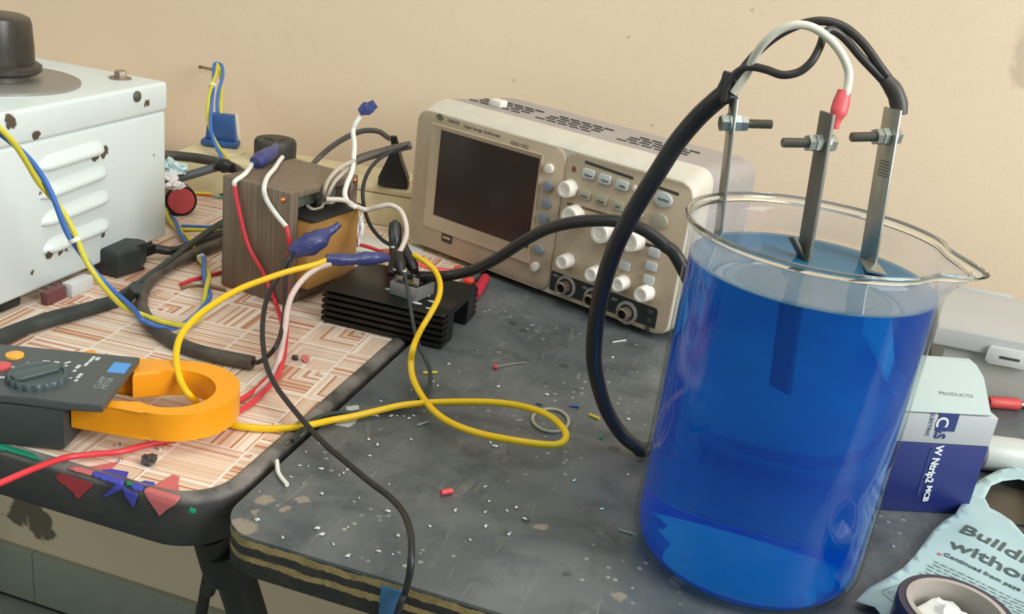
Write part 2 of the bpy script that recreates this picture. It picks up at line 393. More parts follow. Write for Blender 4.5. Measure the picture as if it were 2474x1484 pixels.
WHITE = pm('white_insulation', (226, 224, 214), 0.4); BLACKW = pm('black_rubber', (34, 34, 36), 0.42, var=0.2)
RED = pm('red_insulation', (214, 58, 66), 0.4); YEL = pm('yellow_insulation', (238, 192, 14), 0.35); BLUEW = pm('blue_insulation', (62, 110, 186), 0.4)
YELG = pm('greenish_yellow_insulation', (206, 196, 60), 0.4); PINKW = pm('pinkish_white_insulation', (216, 192, 182), 0.45); GREYW = pm('dusty_grey_insulation', (186, 172, 156), 0.55, dust=0.4)
TAPE = pm('blue_insulating_tape', (58, 64, 116), 0.33, var=0.25, scale=90, bump=0.0012, bscale=120); GREENK = pm('dark_green_rubber', (44, 56, 54), 0.45)
SHEATH = pm('dusty_grey_sheath', (64, 58, 52), 0.55, dust=0.3); STEEL = pm('dull_steel', (176, 176, 168), 0.32, 0.9, scale=200); DKSTEEL = pm('dark_oxidised_steel', (112, 108, 100), 0.45, 0.5, scale=150)
ZINC = pm('zinc_plate', (196, 204, 198), 0.28, 0.85, scale=200); IVORY = pm('dusty_ivory_plastic', (226, 220, 200), 0.42, dust=0.25); PANEL = pm('beige_panel', (186, 166, 140), 0.5, dust=0.35, dustc=(140, 112, 84), scale=25)
KNOB = pm('white_knob_plastic', (232, 222, 210), 0.38); GREYP = pm('light_grey_plastic', (160, 153, 150), 0.5, dust=0.2); BLKP = pm('black_plastic', (30, 30, 31), 0.4, var=0.25)
INK = pm('dark_ink', (62, 58, 54), 0.6); CREAM = pm('cream_plastic', (222, 206, 164), 0.45, dust=0.3); COPPER = pm('copper', (196, 124, 80), 0.35, 0.8); SOLDER = pm('bright_solder', (222, 224, 226), 0.18, 0.95)

# ------------------------------------------------------------------ the setting
WALLY = 1.12
bm = nb(); box(bm, (-2.6, WALLY, -0.83), (2.6, WALLY+0.12, 1.9)); struct('wall_back', bm, m_wall(), 'cream painted plaster wall behind the tables', 'wall')
bm = nb(); box(bm, (-4.5, -4.0, -0.86), (4.5, WALLY, -0.816)); s = NT('grey_floor'); s.base(s.mix(s.noise(8, 4), lin((120, 122, 112)), lin((150, 152, 142)))); s.set(Roughness=0.55); struct('floor', bm, s.m, 'grey floor under the tables', 'floor')
bm = nb(); box(bm, (-2.6, WALLY-0.012, -0.806), (2.6, WALLY, -0.709), 0.002); s = NT('grey_skirting_tile'); x, y, z = s.sep()
jt = s.math('LESS_THAN', s.math('FRACT', s.math('DIVIDE', s.math('ADD', x, 10.02), 0.3)), 0.008); s.base(s.mix(jt, s.mix(s.noise(20, 4), lin((140, 142, 126)), lin((158, 160, 146))), lin((110, 110, 98)))); s.set(Roughness=0.4)
struct('baseboard_back', bm, s.m, 'grey skirting tiles along the foot of the wall', 'skirting')
bm = nb(); box(bm, (-2.6, WALLY-0.006, -0.816), (2.6, WALLY, -0.8055)); struct('trim_1', bm, pm('dark_strip_below_tiles', (38, 38, 36), 0.8), 'dark line under the skirting tiles', 'trim')  # thin dark strip between the skirting tiles and the floor

# ------------------------------------------------------------------ tables
LX, DX, FY, DFY = -0.2685, -0.2625, 0.4315, 0.4205
def corner_poly(x0, y0, x1, y1, right, rad, n=10):
    """table outline with its one visible front corner rounded"""
    out = []
    if right:
        for i in range(n+1):
            a = -PI/2+PI/2*i/n; out.append((x1-rad+rad*math.cos(a), y0+rad+rad*math.sin(a)))
        out += [(x1, y1), (x0, y1), (x0, y0)]
    else:
        out += [(x1, y0), (x1, y1), (x0, y1)]
        for i in range(n+1):
            a = PI+PI/2*i/n; out.append((x0+rad+rad*math.cos(a), y0+rad+rad*math.sin(a)))
    return out
lt = thing('work_table', 'wooden table topped with beige and orange maze laminate and edged in black rubber', 'table', (-0.72, 0.76, -0.816))
prismpoly = corner_poly(-1.22, FY+0.0085, LX-0.0105, 1.10, True, 0.031)
obj('tabletop', prism(nb(), prismpoly, -0.026, 0.0), m_laminate(), lt)
edge = corner_poly(-1.22, FY, LX, 1.10, True, 0.040); inner = corner_poly(-1.22, FY+0.0087, LX-0.0107, 1.10, True, 0.031)
bm = nb(); prof = [(0.0, 1), (0.0, -0.027)]
def band(bm, outer, inner, z0, z1, n):
    cols = []
    for (ox, oy), (ix, iy) in zip(outer[:n], inner[:n]):
        o = Vector((ox, oy, 0)); i = Vector((ix, iy, 0)); q = []
        for t, z in ((1, z1), (0.75, z1+0.0018), (0.35, z1+0.0014), (0.08, z1-0.001), (0, z1-0.004), (0, z0+0.003), (0.3, z0), (1, z0)):
            p = o.lerp(i, t); q.append(bm.verts.new((p.x, p.y, z)))
        cols.append(q)
    for a, b in zip(cols[:-1], cols[1:]):
        for k in range(len(a)): bm.faces.new((a[k], a[(k+1) % 8], b[(k+1) % 8], b[k]))
    bm.faces.new(cols[0]); bm.faces.new(cols[-1][::-1])
oo = [(-1.22, FY)]+edge[:-1][:11]+[(LX, 1.10)]; ii = [(-1.22, FY+0.0087)]+inner[:11]+[(LX-0.0107, 1.10)]
band(bm, oo, ii, -0.034, 0.0, len(oo))
s = NT('dusty_black_rubber_edging'); gn = s.n('ShaderNodeNewGeometry'); nz_ = s.sep(gn.outputs['Normal'])[2]
du = s.math('MULTIPLY', s.step(nz_, 0.0, 0.55), s.step(s.noise(26, 5, 0.65), 0.30, 0.60))
s.base(s.mix(s.math('MULTIPLY', du, 0.8), s.mix(s.noise(40, 4), lin((32, 33, 34)), lin((48, 49, 50))), lin((138, 130, 122)))); s.set(Roughness=0.6); s.bump(s.noise(90, 4), 0.001); EDGE = s.m
obj('edge_band', bm, EDGE, lt)
LEGM = pm('black_steel_tube', (22, 22, 23), 0.5)
for q in ([(512, 1284, 0.62), (545, 1390, 0.64), (600, 1490, 0.66), Vector((-0.20, 0.66, -0.812))],
          [Vector((-1.15, 0.5, -0.03)), Vector((-1.15, 0.5, -0.812))], [Vector((-1.15, 1.05, -0.03)), Vector((-1.15, 1.05, -0.812))], [Vector((-0.31, 1.05, -0.03)), Vector((-0.31, 1.05, -0.812))]):
    P = [pt(a) for a in q]; P = [P[0], P[0].lerp(P[-1], 0.5), P[-1]] if len(P) < 3 else P
    obj('leg', tube(nb(), catmull(P, 6), 0.0125 if len(q) > 2 else 0.011, 12), LEGM, lt)
dt = thing('work_bench', 'worn dark grey worktop with layered plywood edges and splashes of solder', 'table', (0.4, 0.76, -0.816))
poly = corner_poly(DX, DFY, 1.05, 1.09, False, 0.026)
obj('tabletop', prism(nb(), poly, -0.002, 0.0), m_dark_top(), dt)
obj('plywood_core', prism(nb(), poly, -0.026, -0.0021), m_ply(), dt)
for q in ([(524, 1345, 0.66), (505, 1430, 0.70), (484, 1500, 0.74), Vector((-0.50, 0.68, -0.812))], [Vector((1.0, 0.5, -0.028)), Vector((1.0, 0.5, -0.812))], [Vector((1.0, 1.05, -0.028)), Vector((1.0, 1.05, -0.812))]):
    P = [pt(a) for a in q]; P = [P[0], P[0].lerp(P[-1], 0.5), P[-1]] if len(P) < 3 else P
    obj('leg', tube(nb(), catmull(P, 6), 0.0042 if len(q) > 2 else 0.011, 12), LEGM, dt)

# ------------------------------------------------------------------ variable transformer (white case with dial knob)
vx, vy0, vy1, vzt = -0.55, 0.50, 0.797, 0.158
va = thing('variable_transformer', 'white enamelled variable transformer case with a big black dial knob on top', 'transformer', (vx-0.12, 0.65, 0.0))
pv = lambda u, v: pplane(u, v, (vx, 0, 0), Vector((1, 0, 0)))
chips = [(pv(25, 292), 0.006), (pv(30, 300), 0.004), (pv(88, 328), 0.0045), (pv(235, 378), 0.005), (pv(255, 368), 0.0055), (pv(226, 384), 0.003), (pv(375, 377), 0.002),
         (pv(120, 618), 0.005), (pv(150, 606), 0.004), (pv(165, 603), 0.003), (pv(100, 470), 0.003), (pv(250, 570), 0.003), (pv(355, 250), 0.004), (pv(20, 762), 0.006), (pv(60, 750), 0.006), (pv(120, 728), 0.005), (pv(160, 712), 0.004), (pv(80, 660), 0.003)]
ENAMEL = m_variac(chips)
bm = nb(); box(bm, (vx-0.26, vy0, 0.010), (vx-0.0012, vy1, vzt-0.026), 0.004, seg=3); obj('case', bm, ENAMEL, va)
bm = nb(); box(bm, (vx-0.2612, vy0-0.001, vzt-0.0265), (vx, vy1+0.001, vzt), 0.0035, seg=3); obj('lid', bm, ENAMEL, va)
for (u0, v0, u1, v1) in ((95, 412, 255, 362), (100, 480, 262, 418), (103, 545, 268, 478), (107, 612, 268, 545)):   # four pressed louvres
    a, b = pv(u0, v0), pv(u1, v1); bm = nb(); rows = []; N = 16
    for i in range(N+1):
        c = a+(b-a)*(i/N); k = math.sin(PI*min(1.0, max(0.0, min(i, N-i)/3.0))/2)**0.7; q = []
        for j in range(9):
            s_ = j/8; h_ = 0.0068*k*(math.sin(PI*s_**0.62) if 0 < j < 8 else 0); q.append(bm.verts.new(c+Vector((h_-0.0004-0.0010, 0, 0.0135*(s_-0.25)*(0.45+0.55*k)))))
        rows.append(q)
    for p, q in zip(rows[:-1], rows[1:]):
        for j in range(8): bm.faces.new((p[j], p[j+1], q[j+1], q[j]))
    obj('louvre', bm, ENAMEL, va, sharp=60)
kc = pz(-4, 195, vzt); kc.z = vzt
DIAL = pm('grey_brushed_dial_plate', (150, 146, 138), 0.4, 0.4); KN = pm('black_bakelite', (52, 48, 42), 0.35, var=0.25, dust=0.5, dustc=(96, 92, 78))
R0 = (pz(172, 187, vzt)-kc).length
bm = nb(); lathe(bm, [(0, 0.0), (R0, 0.0), (R0, 0.0022), (R0*0.97, 0.003), (0, 0.003)], 56, Matrix.Translation(kc)); obj('dial_plate', bm, DIAL, va)
bm = nb(); lathe(bm, [(0, 0.004), (0.031, 0.004), (0.0338, 0.006), (0.0338, 0.010), (0.030, 0.0125), (0, 0.0125)], 48, Matrix.Translation(kc+Vector((0, 0, 0.004)))); kf = obj('knob_flange', bm, KN, va)
bm = nb(); lathe(bm, [(0, 0.003), (0.024, 0.003), (0.024, 0.010), (0, 0.010)], 24, Matrix.Translation(kc)); obj('spindle', bm, DKSTEEL, va)
bm = nb(); lathe(bm, [(0, 0.0155), (0.0285, 0.0155), (0.0285, 0.03), (0.0275, 0.048), (0.0262, 0.0520), (0.022, 0.0540), (0, 0.0546)], 48, Matrix.Translation(kc), tooth=lambda i, k: 1-0.05*(0.5+0.5*math.cos(i*PI/6))**2 if 0 < k < 4 else 1); obj('knob', bm, KN, va)
def hexbolt(bm, c, ax, r, h):
    M = basis(c, *frame_axes(ax)); lathe(bm, [(0, 0), (r, 0), (r, h*0.85), (r*0.86, h), (0, h)], 6, M)
def frame_axes(ax):
    ax = Vector(ax).normalized(); a = ax.orthogonal().normalized(); return a, ax.cross(a), ax
q = pz(291, 190, vzt); q.z = vzt
bm = nb(); lathe(bm, [(0, 0), (0.0095, 0), (0.0095, 0.0012), (0, 0.0012)], 24, Matrix.Translation(q)); lathe(bm, [(0, 0.0012), (0.0056, 0.0012), (0.0056, 0.006), (0.0046, 0.0072), (0, 0.0072)], 6, Matrix.Translation(q)); obj('lid_bolt', bm, pm('rusty_bolt', (150, 132, 116), 0.45, 0.5, var=0.3, scale=300), va)
q = pv(330, 233); bm = nb(); lathe(bm, [(0, 0), (0.0048, 0), (0.0046, 0.0016), (0.003, 0.0026), (0, 0.0028)], 20, basis(q, *frame_axes((1, 0, 0)))); obj('side_screw', bm, pm('dark_screw_head', (104, 102, 92), 0.4, 0.5), va)
for (u, v) in ((390, 596), (40, 768)):
    q = pz(u, v, 0); bm = nb(); box(bm, (vx-0.03, q.y-0.03 if u > 200 else q.y, 0), (vx-0.008, q.y-0.008 if u > 200 else q.y+0.022, 0.011), 0.002); obj('foot', bm, BLKP, va)
for y in (vy0+0.02, vy1-0.04):
    bm = nb(); box(bm, (vx-0.25, y, 0), (vx-0.228, y+0.022, 0.011), 0.002); obj('foot', bm, BLKP, va)

# ------------------------------------------------------------------ iron-core transformer
TM = frame((-0.3845, 0.7265, 0), math.radians(-10)); tr = thing('bare_transformer', 'bare iron-core transformer of brown laminations with an amber taped winding', 'transformer', TM @ Vector((-0.038, 0.0425, 0)))
W_, D_, H_ = 0.0725, 0.096, 0.1005
bm = nb()
def tbox(lo, hi, bev=0.0006): box(bm, lo, hi, bev, TM)
tbox((-W_, 0, 0), (0, 0.011, H_)); tbox((-W_, D_-0.011, 0), (0, D_, H_)); tbox((-W_, 0.011, H_-0.0055), (0, D_-0.011, H_)); tbox((-W_, 0.011, 0), (0, D_-0.011, 0.013))
obj('iron_core', bm, m_core(), tr)
AMB = pm('amber_insulation_paper', (176, 132, 72), 0.4, var=0.3, scale=28)
bm = nb(); box(bm, (-W_-0.012, 0.0120, 0.0135), (0.013, D_-0.0120, 0.0765), 0.004, TM, 3); obj('winding', bm, AMB, tr)
bm = nb(); box(bm, (-W_-0.014, 0.0112, 0.0770), (0.018, D_-0.0112, 0.0788), 0.0008, TM); obj('bobbin_flange', bm, pm('black_fibre_board', (26, 27, 27), 0.5), tr)
bm = nb(); box(bm, (-W_+0.004, 0.0145, 0.0789), (-0.012, D_-0.0145, 0.0925), 0.003, TM, 3); obj('upper_winding', bm, pm('grey_green_varnished_winding', (96, 102, 88), 0.45, var=0.35, scale=70), tr)
for (u, v) in ((684, 484), (857, 436)):
    q = pplane(u, v, TM @ Vector((0, 0, 0)), TM.to_3x3() @ Vector((1, 0, 0))); bm = nb(); lathe(bm, [(0, -0.001), (0.0026, -0.001), (0.0026, 0.0012), (0.0015, 0.0022), (0, 0.0022)], 14, basis(q, *frame_axes(TM.to_3x3() @ Vector((1, 0, 0))))); obj('rivet', bm, COPPER, tr)
q = pplane(865, 650, TM @ Vector((0.004, 0, 0)), TM.to_3x3() @ Vector((1, 0, 0)))
bm = nb(); box(bm, (-0.004, 0.074, 0.0), (0.004, 0.094, 0.0015), 0.0004, TM); box(bm, (0.0, 0.09, 0.0), (0.0015, 0.098, 0.022), 0.0004, TM); obj('mounting_bracket', bm, CREAM, tr)
# leads of the transformer: white stubs and the red leads joined on to them
FNY = TM.to_3x3() @ Vector((0, -1, 0)); FNX = TM.to_3x3() @ Vector((1, 0, 0))
fl_ = lambda u, v, o=0.0035: pplane(u, v, TM @ Vector((0, -o, 0)), FNY)      # along the left front face
fx_ = lambda u, v, o=0.0035: pplane(u, v, TM @ Vector((o, 0, 0)), FNX)       # along the winding face
tp_ = lambda u, v, o=0.0032: pz(u, v, H_+o)
wire('lead_wire', [tp_(640, 374, 0.004), tp_(613, 385), tp_(606, 401), tp_(592, 420), fl_(568, 438, 0.003), fl_(566, 448)], 0.0021, WHITE, 'white lead', parent=tr)
wire('lead_wire', [tp_(682, 380), tp_(674, 390), tp_(664, 406), tp_(646, 428), fl_(638, 455, 0.003), fl_(644, 482), fl_(665, 515), fl_(692, 548, 0.004)], 0.0021, WHITE, 'white lead', parent=tr)
wire('lead_wire', [fx_(856, 388, 0.006), fx_(822, 405), fx_(796, 432), fx_(783, 462, 0.003), fx_(778, 480, -0.004), fx_(764, 500, -0.012)], 0.0020, GREYW, 'dusty grey braided lead', parent=tr)
wire('lead_wire', [fx_(858, 394, 0.006), fx_(832, 415, 0.004), fx_(808, 440, 0.004), fx_(792, 470, 0.003), fx_(786, 486, -0.004), fx_(800, 498, -0.008), fx_(826, 498, -0.008)], 0.0020, GREYW, 'dusty grey braided lead', parent=tr)
wire('lead_wire', [fx_(742, 498, -0.01), fx_(757, 507, -0.004), fx_(775, 502, -0.003), fx_(784, 490, -0.003), fx_(806, 490, -0.006)], 0.0018, GREYW, 'twisted grey lead', parent=tr)
wire('red_lead', [fl_(566, 446), fl_(572, 482), fl_(588, 555), fl_(604, 604), fl_(632, 652), fl_(652, 698), fl_(668, 738, 0.005), (677, 765, 0.012), (686, 800, 0.010), (689, 835, 0.006), (680, 880, 0.004), (640, 922, 0.003), (592, 960, 0.003), (545, 985, 0.003)], 0.0019, RED, 'red lead', parent=tr)
wire('red_lead', [fl_(692, 546, 0.004), fl_(699, 590, 0.005), fl_(694, 645, 0.005), fl_(691, 700, 0.006), (694, 760, 0.020), (690, 820, 0.016), (684, 862, 0.012), (672, 905, 0.007), (640, 945, 0.004), (592, 985, 0.003), (520, 1020, 0.002), (430, 1058, 0.002), (350, 1076, 0.003), (290, 1092, 0.004), (225, 1098, 0.004), (160, 1106, 0.005), (105, 1124, 0.01), (50, 1146, 0.014), (-10, 1172, 0.016)], 0.0019, RED, 'red lead', parent=tr)

# ------------------------------------------------------------------ power strip with plugs along the wall
PM = frame((-0.652, 0.958, 0), math.radians(7.0)); ps = thing('power_strip', 'long cream power strip lying on the table along the wall', 'power strip', PM @ Vector((0.2, 0.035, 0)))
bm = nb(); box(bm, (0, 0.001, 0), (0.284, 0.076, 0.036), 0.002, PM); obj('base', bm, CREAM, ps)
bm = nb(); box(bm, (-0.001, 0, 0.0362), (0.285, 0.077, 0.045), 0.003, PM); obj('lid', bm, CREAM, ps)
for k in range(3):
    bm = nb(); lathe(bm, [(0, 0.0), (0.017, 0.0), (0.017, 0.0012), (0, 0.0012)], 28, PM @ Matrix.Translation((0.048+0.1*k, 0.04, 0.0450)))
    obj('socket', bm, CREAM, ps)
bm = nb(); lathe(bm, [(0, 0), (0.003, 0), (0.0022, 0.001), (0, 0.001)], 12, PM @ Matrix.Translation((0.085, 0.02, 0.045))); obj('lid_screw', bm, DKSTEEL, ps)
# blue plug
q = pz(533, 352, 0.0465); BPM = frame(q, math.radians(18)); bp = thing('blue_plug', 'blue two-pin mains plug with white back standing in the power strip', 'plug', q)
BPL = pm('blue_plug_plastic', (48, 84, 138), 0.45)
bm = nb(); box(bm, (-0.021, -0.009, 0), (0.021, 0.009, 0.007), 0.002, BPM); obj('flange', bm, BPL, bp)
bm = nb(); prism(bm, [(-0.017, 0.007), (0.018, 0.007), (0.016, 0.02), (0.0145, 0.037), (-0.0125, 0.037), (-0.0155, 0.02)], -0.0075, 0.0035, 0.0015, BPM @ Matrix.Rotation(PI/2, 4, 'X')); obj('body', bm, BPL, bp)
bm = nb(); prism(bm, [(-0.012, 0.007), (0.0205, 0.007), (0.0185, 0.02), (0.0165, 0.036), (-0.010, 0.036)], -0.0125, -0.0076, 0.0012, BPM @ Matrix.Rotation(PI/2, 4, 'X')); lab(obj('back_shell', bm, IVORY, bp), 'white back shell')
# black round adapter
q = pz(664, 388, 0.0465); ra = thing('round_adapter', 'squat round black power adapter plugged in beside the blue plug', 'adapter', q)
bm = nb(); lathe(bm, [(0, 0), (0.0215, 0), (0.0232, 0.003), (0.0232, 0.021), (0.0215, 0.0245), (0.018, 0.0255), (0, 0.0257)], 40, Matrix.Translation(q)); obj('body', bm, pm('dusty_black_plastic', (48, 46, 42), 0.55, dust=0.4, dustc=(92, 90, 70)), ra)
bm = nb(); lathe(bm, [(0, 0.0257), (0.012, 0.0257), (0.011, 0.0268), (0, 0.0268)], 28, Matrix.Translation(q)); obj('cap', bm, BLKP, ra)
# black triangular plug with its cord
q = pz(951, 446, 0.0465); bk = thing('black_plug', 'black wedge-shaped mains plug standing in the power strip next to the oscilloscope', 'plug', q)
ux, uy = (RT - Vector((0, 0, RT.z))).normalized(), Vector((0, 0, 1)); dz = ux.cross(uy)
bm = nb(); prism(bm, [(-0.0165, 0), (0.0165, 0), (0.0155, 0.009), (0.0065, 0.029), (0.003, 0.041), (-0.005, 0.041), (-0.0085, 0.029), (-0.0165, 0.009)], -0.012, 0.012, 0.003, basis(q, ux, uy, dz)); obj('body', bm, BLKP, bk)
bm = nb()
for i in range(5): lathe(bm, [(0, 0), (0.0048-0.0003*i, 0), (0.0048-0.0003*i, 0.0021), (0.003, 0.0026), (0, 0.0026)], 14, basis(q+Vector((0, 0, 0.0405+0.0026*i))-ux*(0.001+0.0007*i), ux, dz*-1, uy))
obj('strain_relief', bm, BLKP, bk)
top = q+Vector((0, 0, 0.05))-ux*0.004
wire('cord', [top, (938, 333, 1.10), (915, 318, 1.10), (880, 316, 1.10), (845, 328, 1.10), (805, 352, 1.10), (768, 384, 1.10), (740, 420, 1.08), (720, 470, 1.07)], 0.0030, pm('grey_cord', (84, 80, 74), 0.5), parent=bk)

# blue/yellow twisted cords
def twist(spec, off, pitch, k=9):
    P = wire_pts(spec, k); A, B = [], []; s_ = 0; nrm = Vector((0, 0, 1))
    for i, p in enumerate(P):
        if i: s_ += (p-P[i-1]).length
        T = (P[min(i+1, len(P)-1)]-P[max(i-1, 0)]).normalized(); n_ = (nrm-T*nrm.dot(T))
        n_ = n_.normalized() if n_.length > 1e-4 else T.orthogonal(); b = T.cross(n_); a = 2*PI*s_/pitch+0.6
        v = (n_*math.cos(a)+b*math.sin(a))*off; A.append(p+v); B.append(p-v)
    return A, B, P
def cord(name, spec, label, off, pitch, r, ties=(), ym=YELG):
    A, B, P = twist(spec, off, pitch); t = thing(name, label, 'cord', P[0])
    lab(obj('strand', tube(nb(), A, r, 9), ym, t), 'yellow strand'); lab(obj('strand', tube(nb(), B, r, 9), BLUEW, t), 'blue strand')
    for f in ties:
        i = int(f*(len(P)-2)); T = (P[i+1]-P[i]).normalized(); bm = nb(); tube(bm, [P[i]-T*0.0015, P[i]+T*0.0015], off+r*1.15, 12); obj('cable_tie', bm, WHITE, t)
    return t
cord('twisted_cord', [(-20, 302, 0.655), (20, 335, 0.665), (65, 385, 0.68), (105, 445, 0.695), (140, 500, 0.705), (180, 580, 0.715), (225, 655, 0.72), (275, 712, 0.735), (330, 758, 0.020), (366, 776, 0.0150), (400, 786, 0.0125), (436, 788, 0.0065), (478, 765, 0.006), (500, 722, 0.007), (500, 676, 0.007), (490, 630, 0.006), (463, 592, 0.006), (436, 560, 0.006), (408, 522, 0.006), (385, 492, 0.006)],
     'twisted blue and yellow cord hanging across the white case and curling on the laminate', 0.0021, 0.11, 0.0020, (0.27, 0.80))
cord('twisted_cord', [(531, 288, 1.155), (529, 255, 1.165), (531, 225, 1.18), (536, 190, 1.20), (532, 160, 1.213), (522, 156, 1.213), (519, 180, 1.20), (513, 212, 1.18), (507, 250, 1.165), (507, 300, 1.14), (518, 340, 1.125), (538, 375, 1.115), (556, 405, 1.09), (572, 430, 1.06), (580, 470, 1.05)],
     'blue and yellow cord rising from the blue plug to a wall nail', 0.0021, 0.16, 0.0019, (0.50,))
nail = tag(obj('wall_nail', tube(nb(), [Vector((0, 0, 0)), Vector((0, -0.028, 0.006)), Vector((0, -0.03, 0.006))], [0.0016, 0.0016, 0.0026], 8), pm('rusty_nail', (140, 118, 82), 0.6, 0.4)), 'small rusty nail in the wall holding up the blue and yellow cord', 'nail'); nail.location = pplane(512, 163, (0, WALLY, 0), Vector((0, 1, 0)))+Vector((0, 0.004, -0.003))

# black cables and odds behind the white case
wire('black_cable', [(380, 374, 1.08), (440, 378, 1.09), (500, 386, 1.085), (545, 398, 1.075), (575, 412, 1.06), (610, 450, 1.04)], 0.0052, SHEATH, 'thick dark cable running along the front of the power strip', 'cable')
wire('grey_cable', [(385, 444, 1.03), (420, 434, 1.04), (470, 420, 1.05), (525, 404, 1.06), (560, 402, 1.06)], 0.0045, pm('slate_grey_cable', (74, 78, 80), 0.5), 'slate grey cable between the white case and the power strip', 'cable')
tag(obj('cable_connector', tube(nb(), wire_pts([(522, 404, 1.055), (535, 401, 1.055), (548, 402, 1.055), (560, 407, 1.053)], 3), [0.004, 0.0075, 0.0075, 0.005], 12), BLKP, origin=px(540, 402, 1.055)), 'dark cable connector lying against the power strip', 'connector')
def crumple(name, u, v, k, sx, sy, sz, m, label, cat, seed):
    c = pt((u, v, k)); bm = nb(); bmesh.ops.create_icosphere(bm, subdivisions=3, radius=1)
    for q in bm.verts:
        d = q.co.normalized(); n_ = noise.noise(d*1.7+Vector((seed, 0, 0)))+0.5*noise.noise(d*4+Vector((seed, 3, 0)))
        q.co = Vector((d.x*sx, d.y*sy, d.z*sz))*(1+0.55*n_)
    z0 = min(q.co.z for q in bm.verts)
    bmesh.ops.transform(bm, matrix=Matrix.Rotation(seed, 4, 'Z'), verts=bm.verts)
    bmesh.ops.translate(bm, verts=bm.verts, vec=c)
    return tag(obj(name, bm, m, origin=c, sharp=25), label, cat)
crumple('plastic_wrapper', 418, 405, 1.03, 0.012, 0.014, 0.008, pm('pale_blue_film', (190, 216, 218), 0.35), 'crumpled pale blue plastic wrapper poking out behind the white case', 'wrapper', 1.2)
crumple('paper_scrap', 412, 428, 1.015, 0.011, 0.008, 0.004, pm('white_paper', (226, 222, 222), 0.7), 'white paper scrap above the grey cable behind the case', 'paper', 2.3)
crumple('paper_scrap', 424, 448, 1.0, 0.009, 0.007, 0.004, pm('white_paper', (226, 222, 222), 0.7), 'white paper scrap just above the red push button', 'paper', 4.1)
# red push button
q = pz(437, 521, 0); c = q+Vector((0, 0, 0.0165)); toC = Vector((CAM.x-c.x, CAM.y-c.y, 0.10)).normalized(); ax = (toC+ux*0.15).normalized()
pb = thing('push_button', 'round red push button in a black collar standing beside the white case', 'push button', q)
M = basis(c, *frame_axes(ax))
bm = nb(); lathe(bm, [(0, -0.022), (0.014, -0.022), (0.0162, -0.018), (0.0162, 0.001), (0.0152, 0.002), (0.0142, 0.001), (0.0, 0.001)], 36, M); obj('collar', bm, BLKP, pb)
bm = nb(); lathe(bm, [(0, 0.001), (0.0138, 0.001), (0.0138, 0.0025), (0.013, 0.0035), (0, 0.0038)], 36, M); obj('button', bm, pm('dusty_red_plastic', (178, 66, 68), 0.5), pb)
tw = thing('wire_offcut', 'red and yellow wire offcut lying behind the red push button', 'wire', pz(480, 472, 0.003))
obj('red_core', tube(nb(), [pz(452, 470, 0.006), pz(482, 470, 0.006), pz(512, 473, 0.006)], 0.0019, 8), pm('orange_red_insulation', (222, 92, 62), 0.4), tw)
obj('yellow_core', tube(nb(), [pz(456, 466, 0.009), pz(484, 466, 0.009), pz(511, 468, 0.009)], 0.0015, 8), YELG, tw)
wire('blue_wire', [(438, 546, 0.0035), (475, 547, 0.003), (520, 549, 0.003), (560, 552, 0.003)], 0.0015, BLUEW, 'short straight blue wire lying left of the iron transformer')
wire('yellow_wire', [(425, 554, 0.003), (465, 555, 0.002), (505, 556, 0.002), (560, 558, 0.002)], 0.0019, YELG, 'dull yellow wire lying along the straight blue wire')
wire('green_wire', [(512, 474, 0.004), (526, 477, 0.002), (560, 480, 0.002)], 0.0012, pm('green_insulation', (70, 120, 96), 0.5), 'thin green wire disappearing behind the iron transformer')
wire('red_wire', [(436, 688, 0.002), (462, 677, 0.002), (500, 667, 0.002), (545, 655, 0.002)], 0.0017, RED, 'short red wire with a cut end at the foot of the iron transformer')
wire('brown_wire', [(438, 696, 0.0016), (470, 690, 0.0016), (505, 692, 0.0016), (545, 700, 0.0016)], 0.0013, pm('brown_insulation', (128, 108, 78), 0.5), 'thin brown wire at the foot of the iron transformer')
# mains plug and cords on the laminate
q = pz(318, 676, 0); mp_ = thing('rubber_plug', 'black rubber mains plug lying against the foot of the white case', 'plug', q)
bm = nb(); d = (pz(375, 632, 0)-pz(285, 668, 0)).normalized(); s2 = Vector((-d.y, d.x, 0)); c0 = pz(275, 675, 0)+Vector((0, 0, 0.001))
prism(bm, [(-0.003, -0.010), (0.022, -0.013), (0.030, -0.007), (0.040, -0.005), (0.040, 0.005), (0.030, 0.007), (0.022, 0.013), (-0.003, 0.010)], 0, 0.024, 0.004, basis(c0+d*0.004+s2*0.006, d, s2, (0, 0, 1)), 3); obj('body', bm, pm('black_rubber_plug', (38, 46, 44), 0.5, dust=0.25, dustc=(80, 84, 80)), mp_)
bm = nb()
for k in range(4): box(bm, (0.040+0.004*k, -0.0042, 0.006), (0.0425+0.004*k, 0.0042, 0.0155), 0.001, basis(c0+d*0.004+s2*0.006, d, s2, (0, 0, 1)))
box(bm, (0.039, -0.003, 0.0075), (0.057, 0.003, 0.014), 0.001, basis(c0+d*0.004+s2*0.006, d, s2, (0, 0, 1))); obj('strain_relief', bm, BLKP, mp_)
P0 = c0+d*0.060+s2*0.006+Vector((0, 0, 0.010))
wire('cord', [P0, (420, 606, 0.008), (470, 588, 0.006), (520, 570, 0.005), (565, 556, 0.005)], 0.0042, BLACKW, parent=mp_)
wire('power_cable', [(555, 528, 0.008), (520, 548, 0.010), (470, 583, 0.012), (420, 622, 0.012), (370, 660, 0.010), (322, 694, 0.008), (270, 722, 0.006), (200, 742, 0.005), (120, 762, 0.005), (50, 786, 0.005), (-25, 815, 0.005)], 0.0030, GREENK, 'long dark green-black cord running under the front of the white case', 'cord')
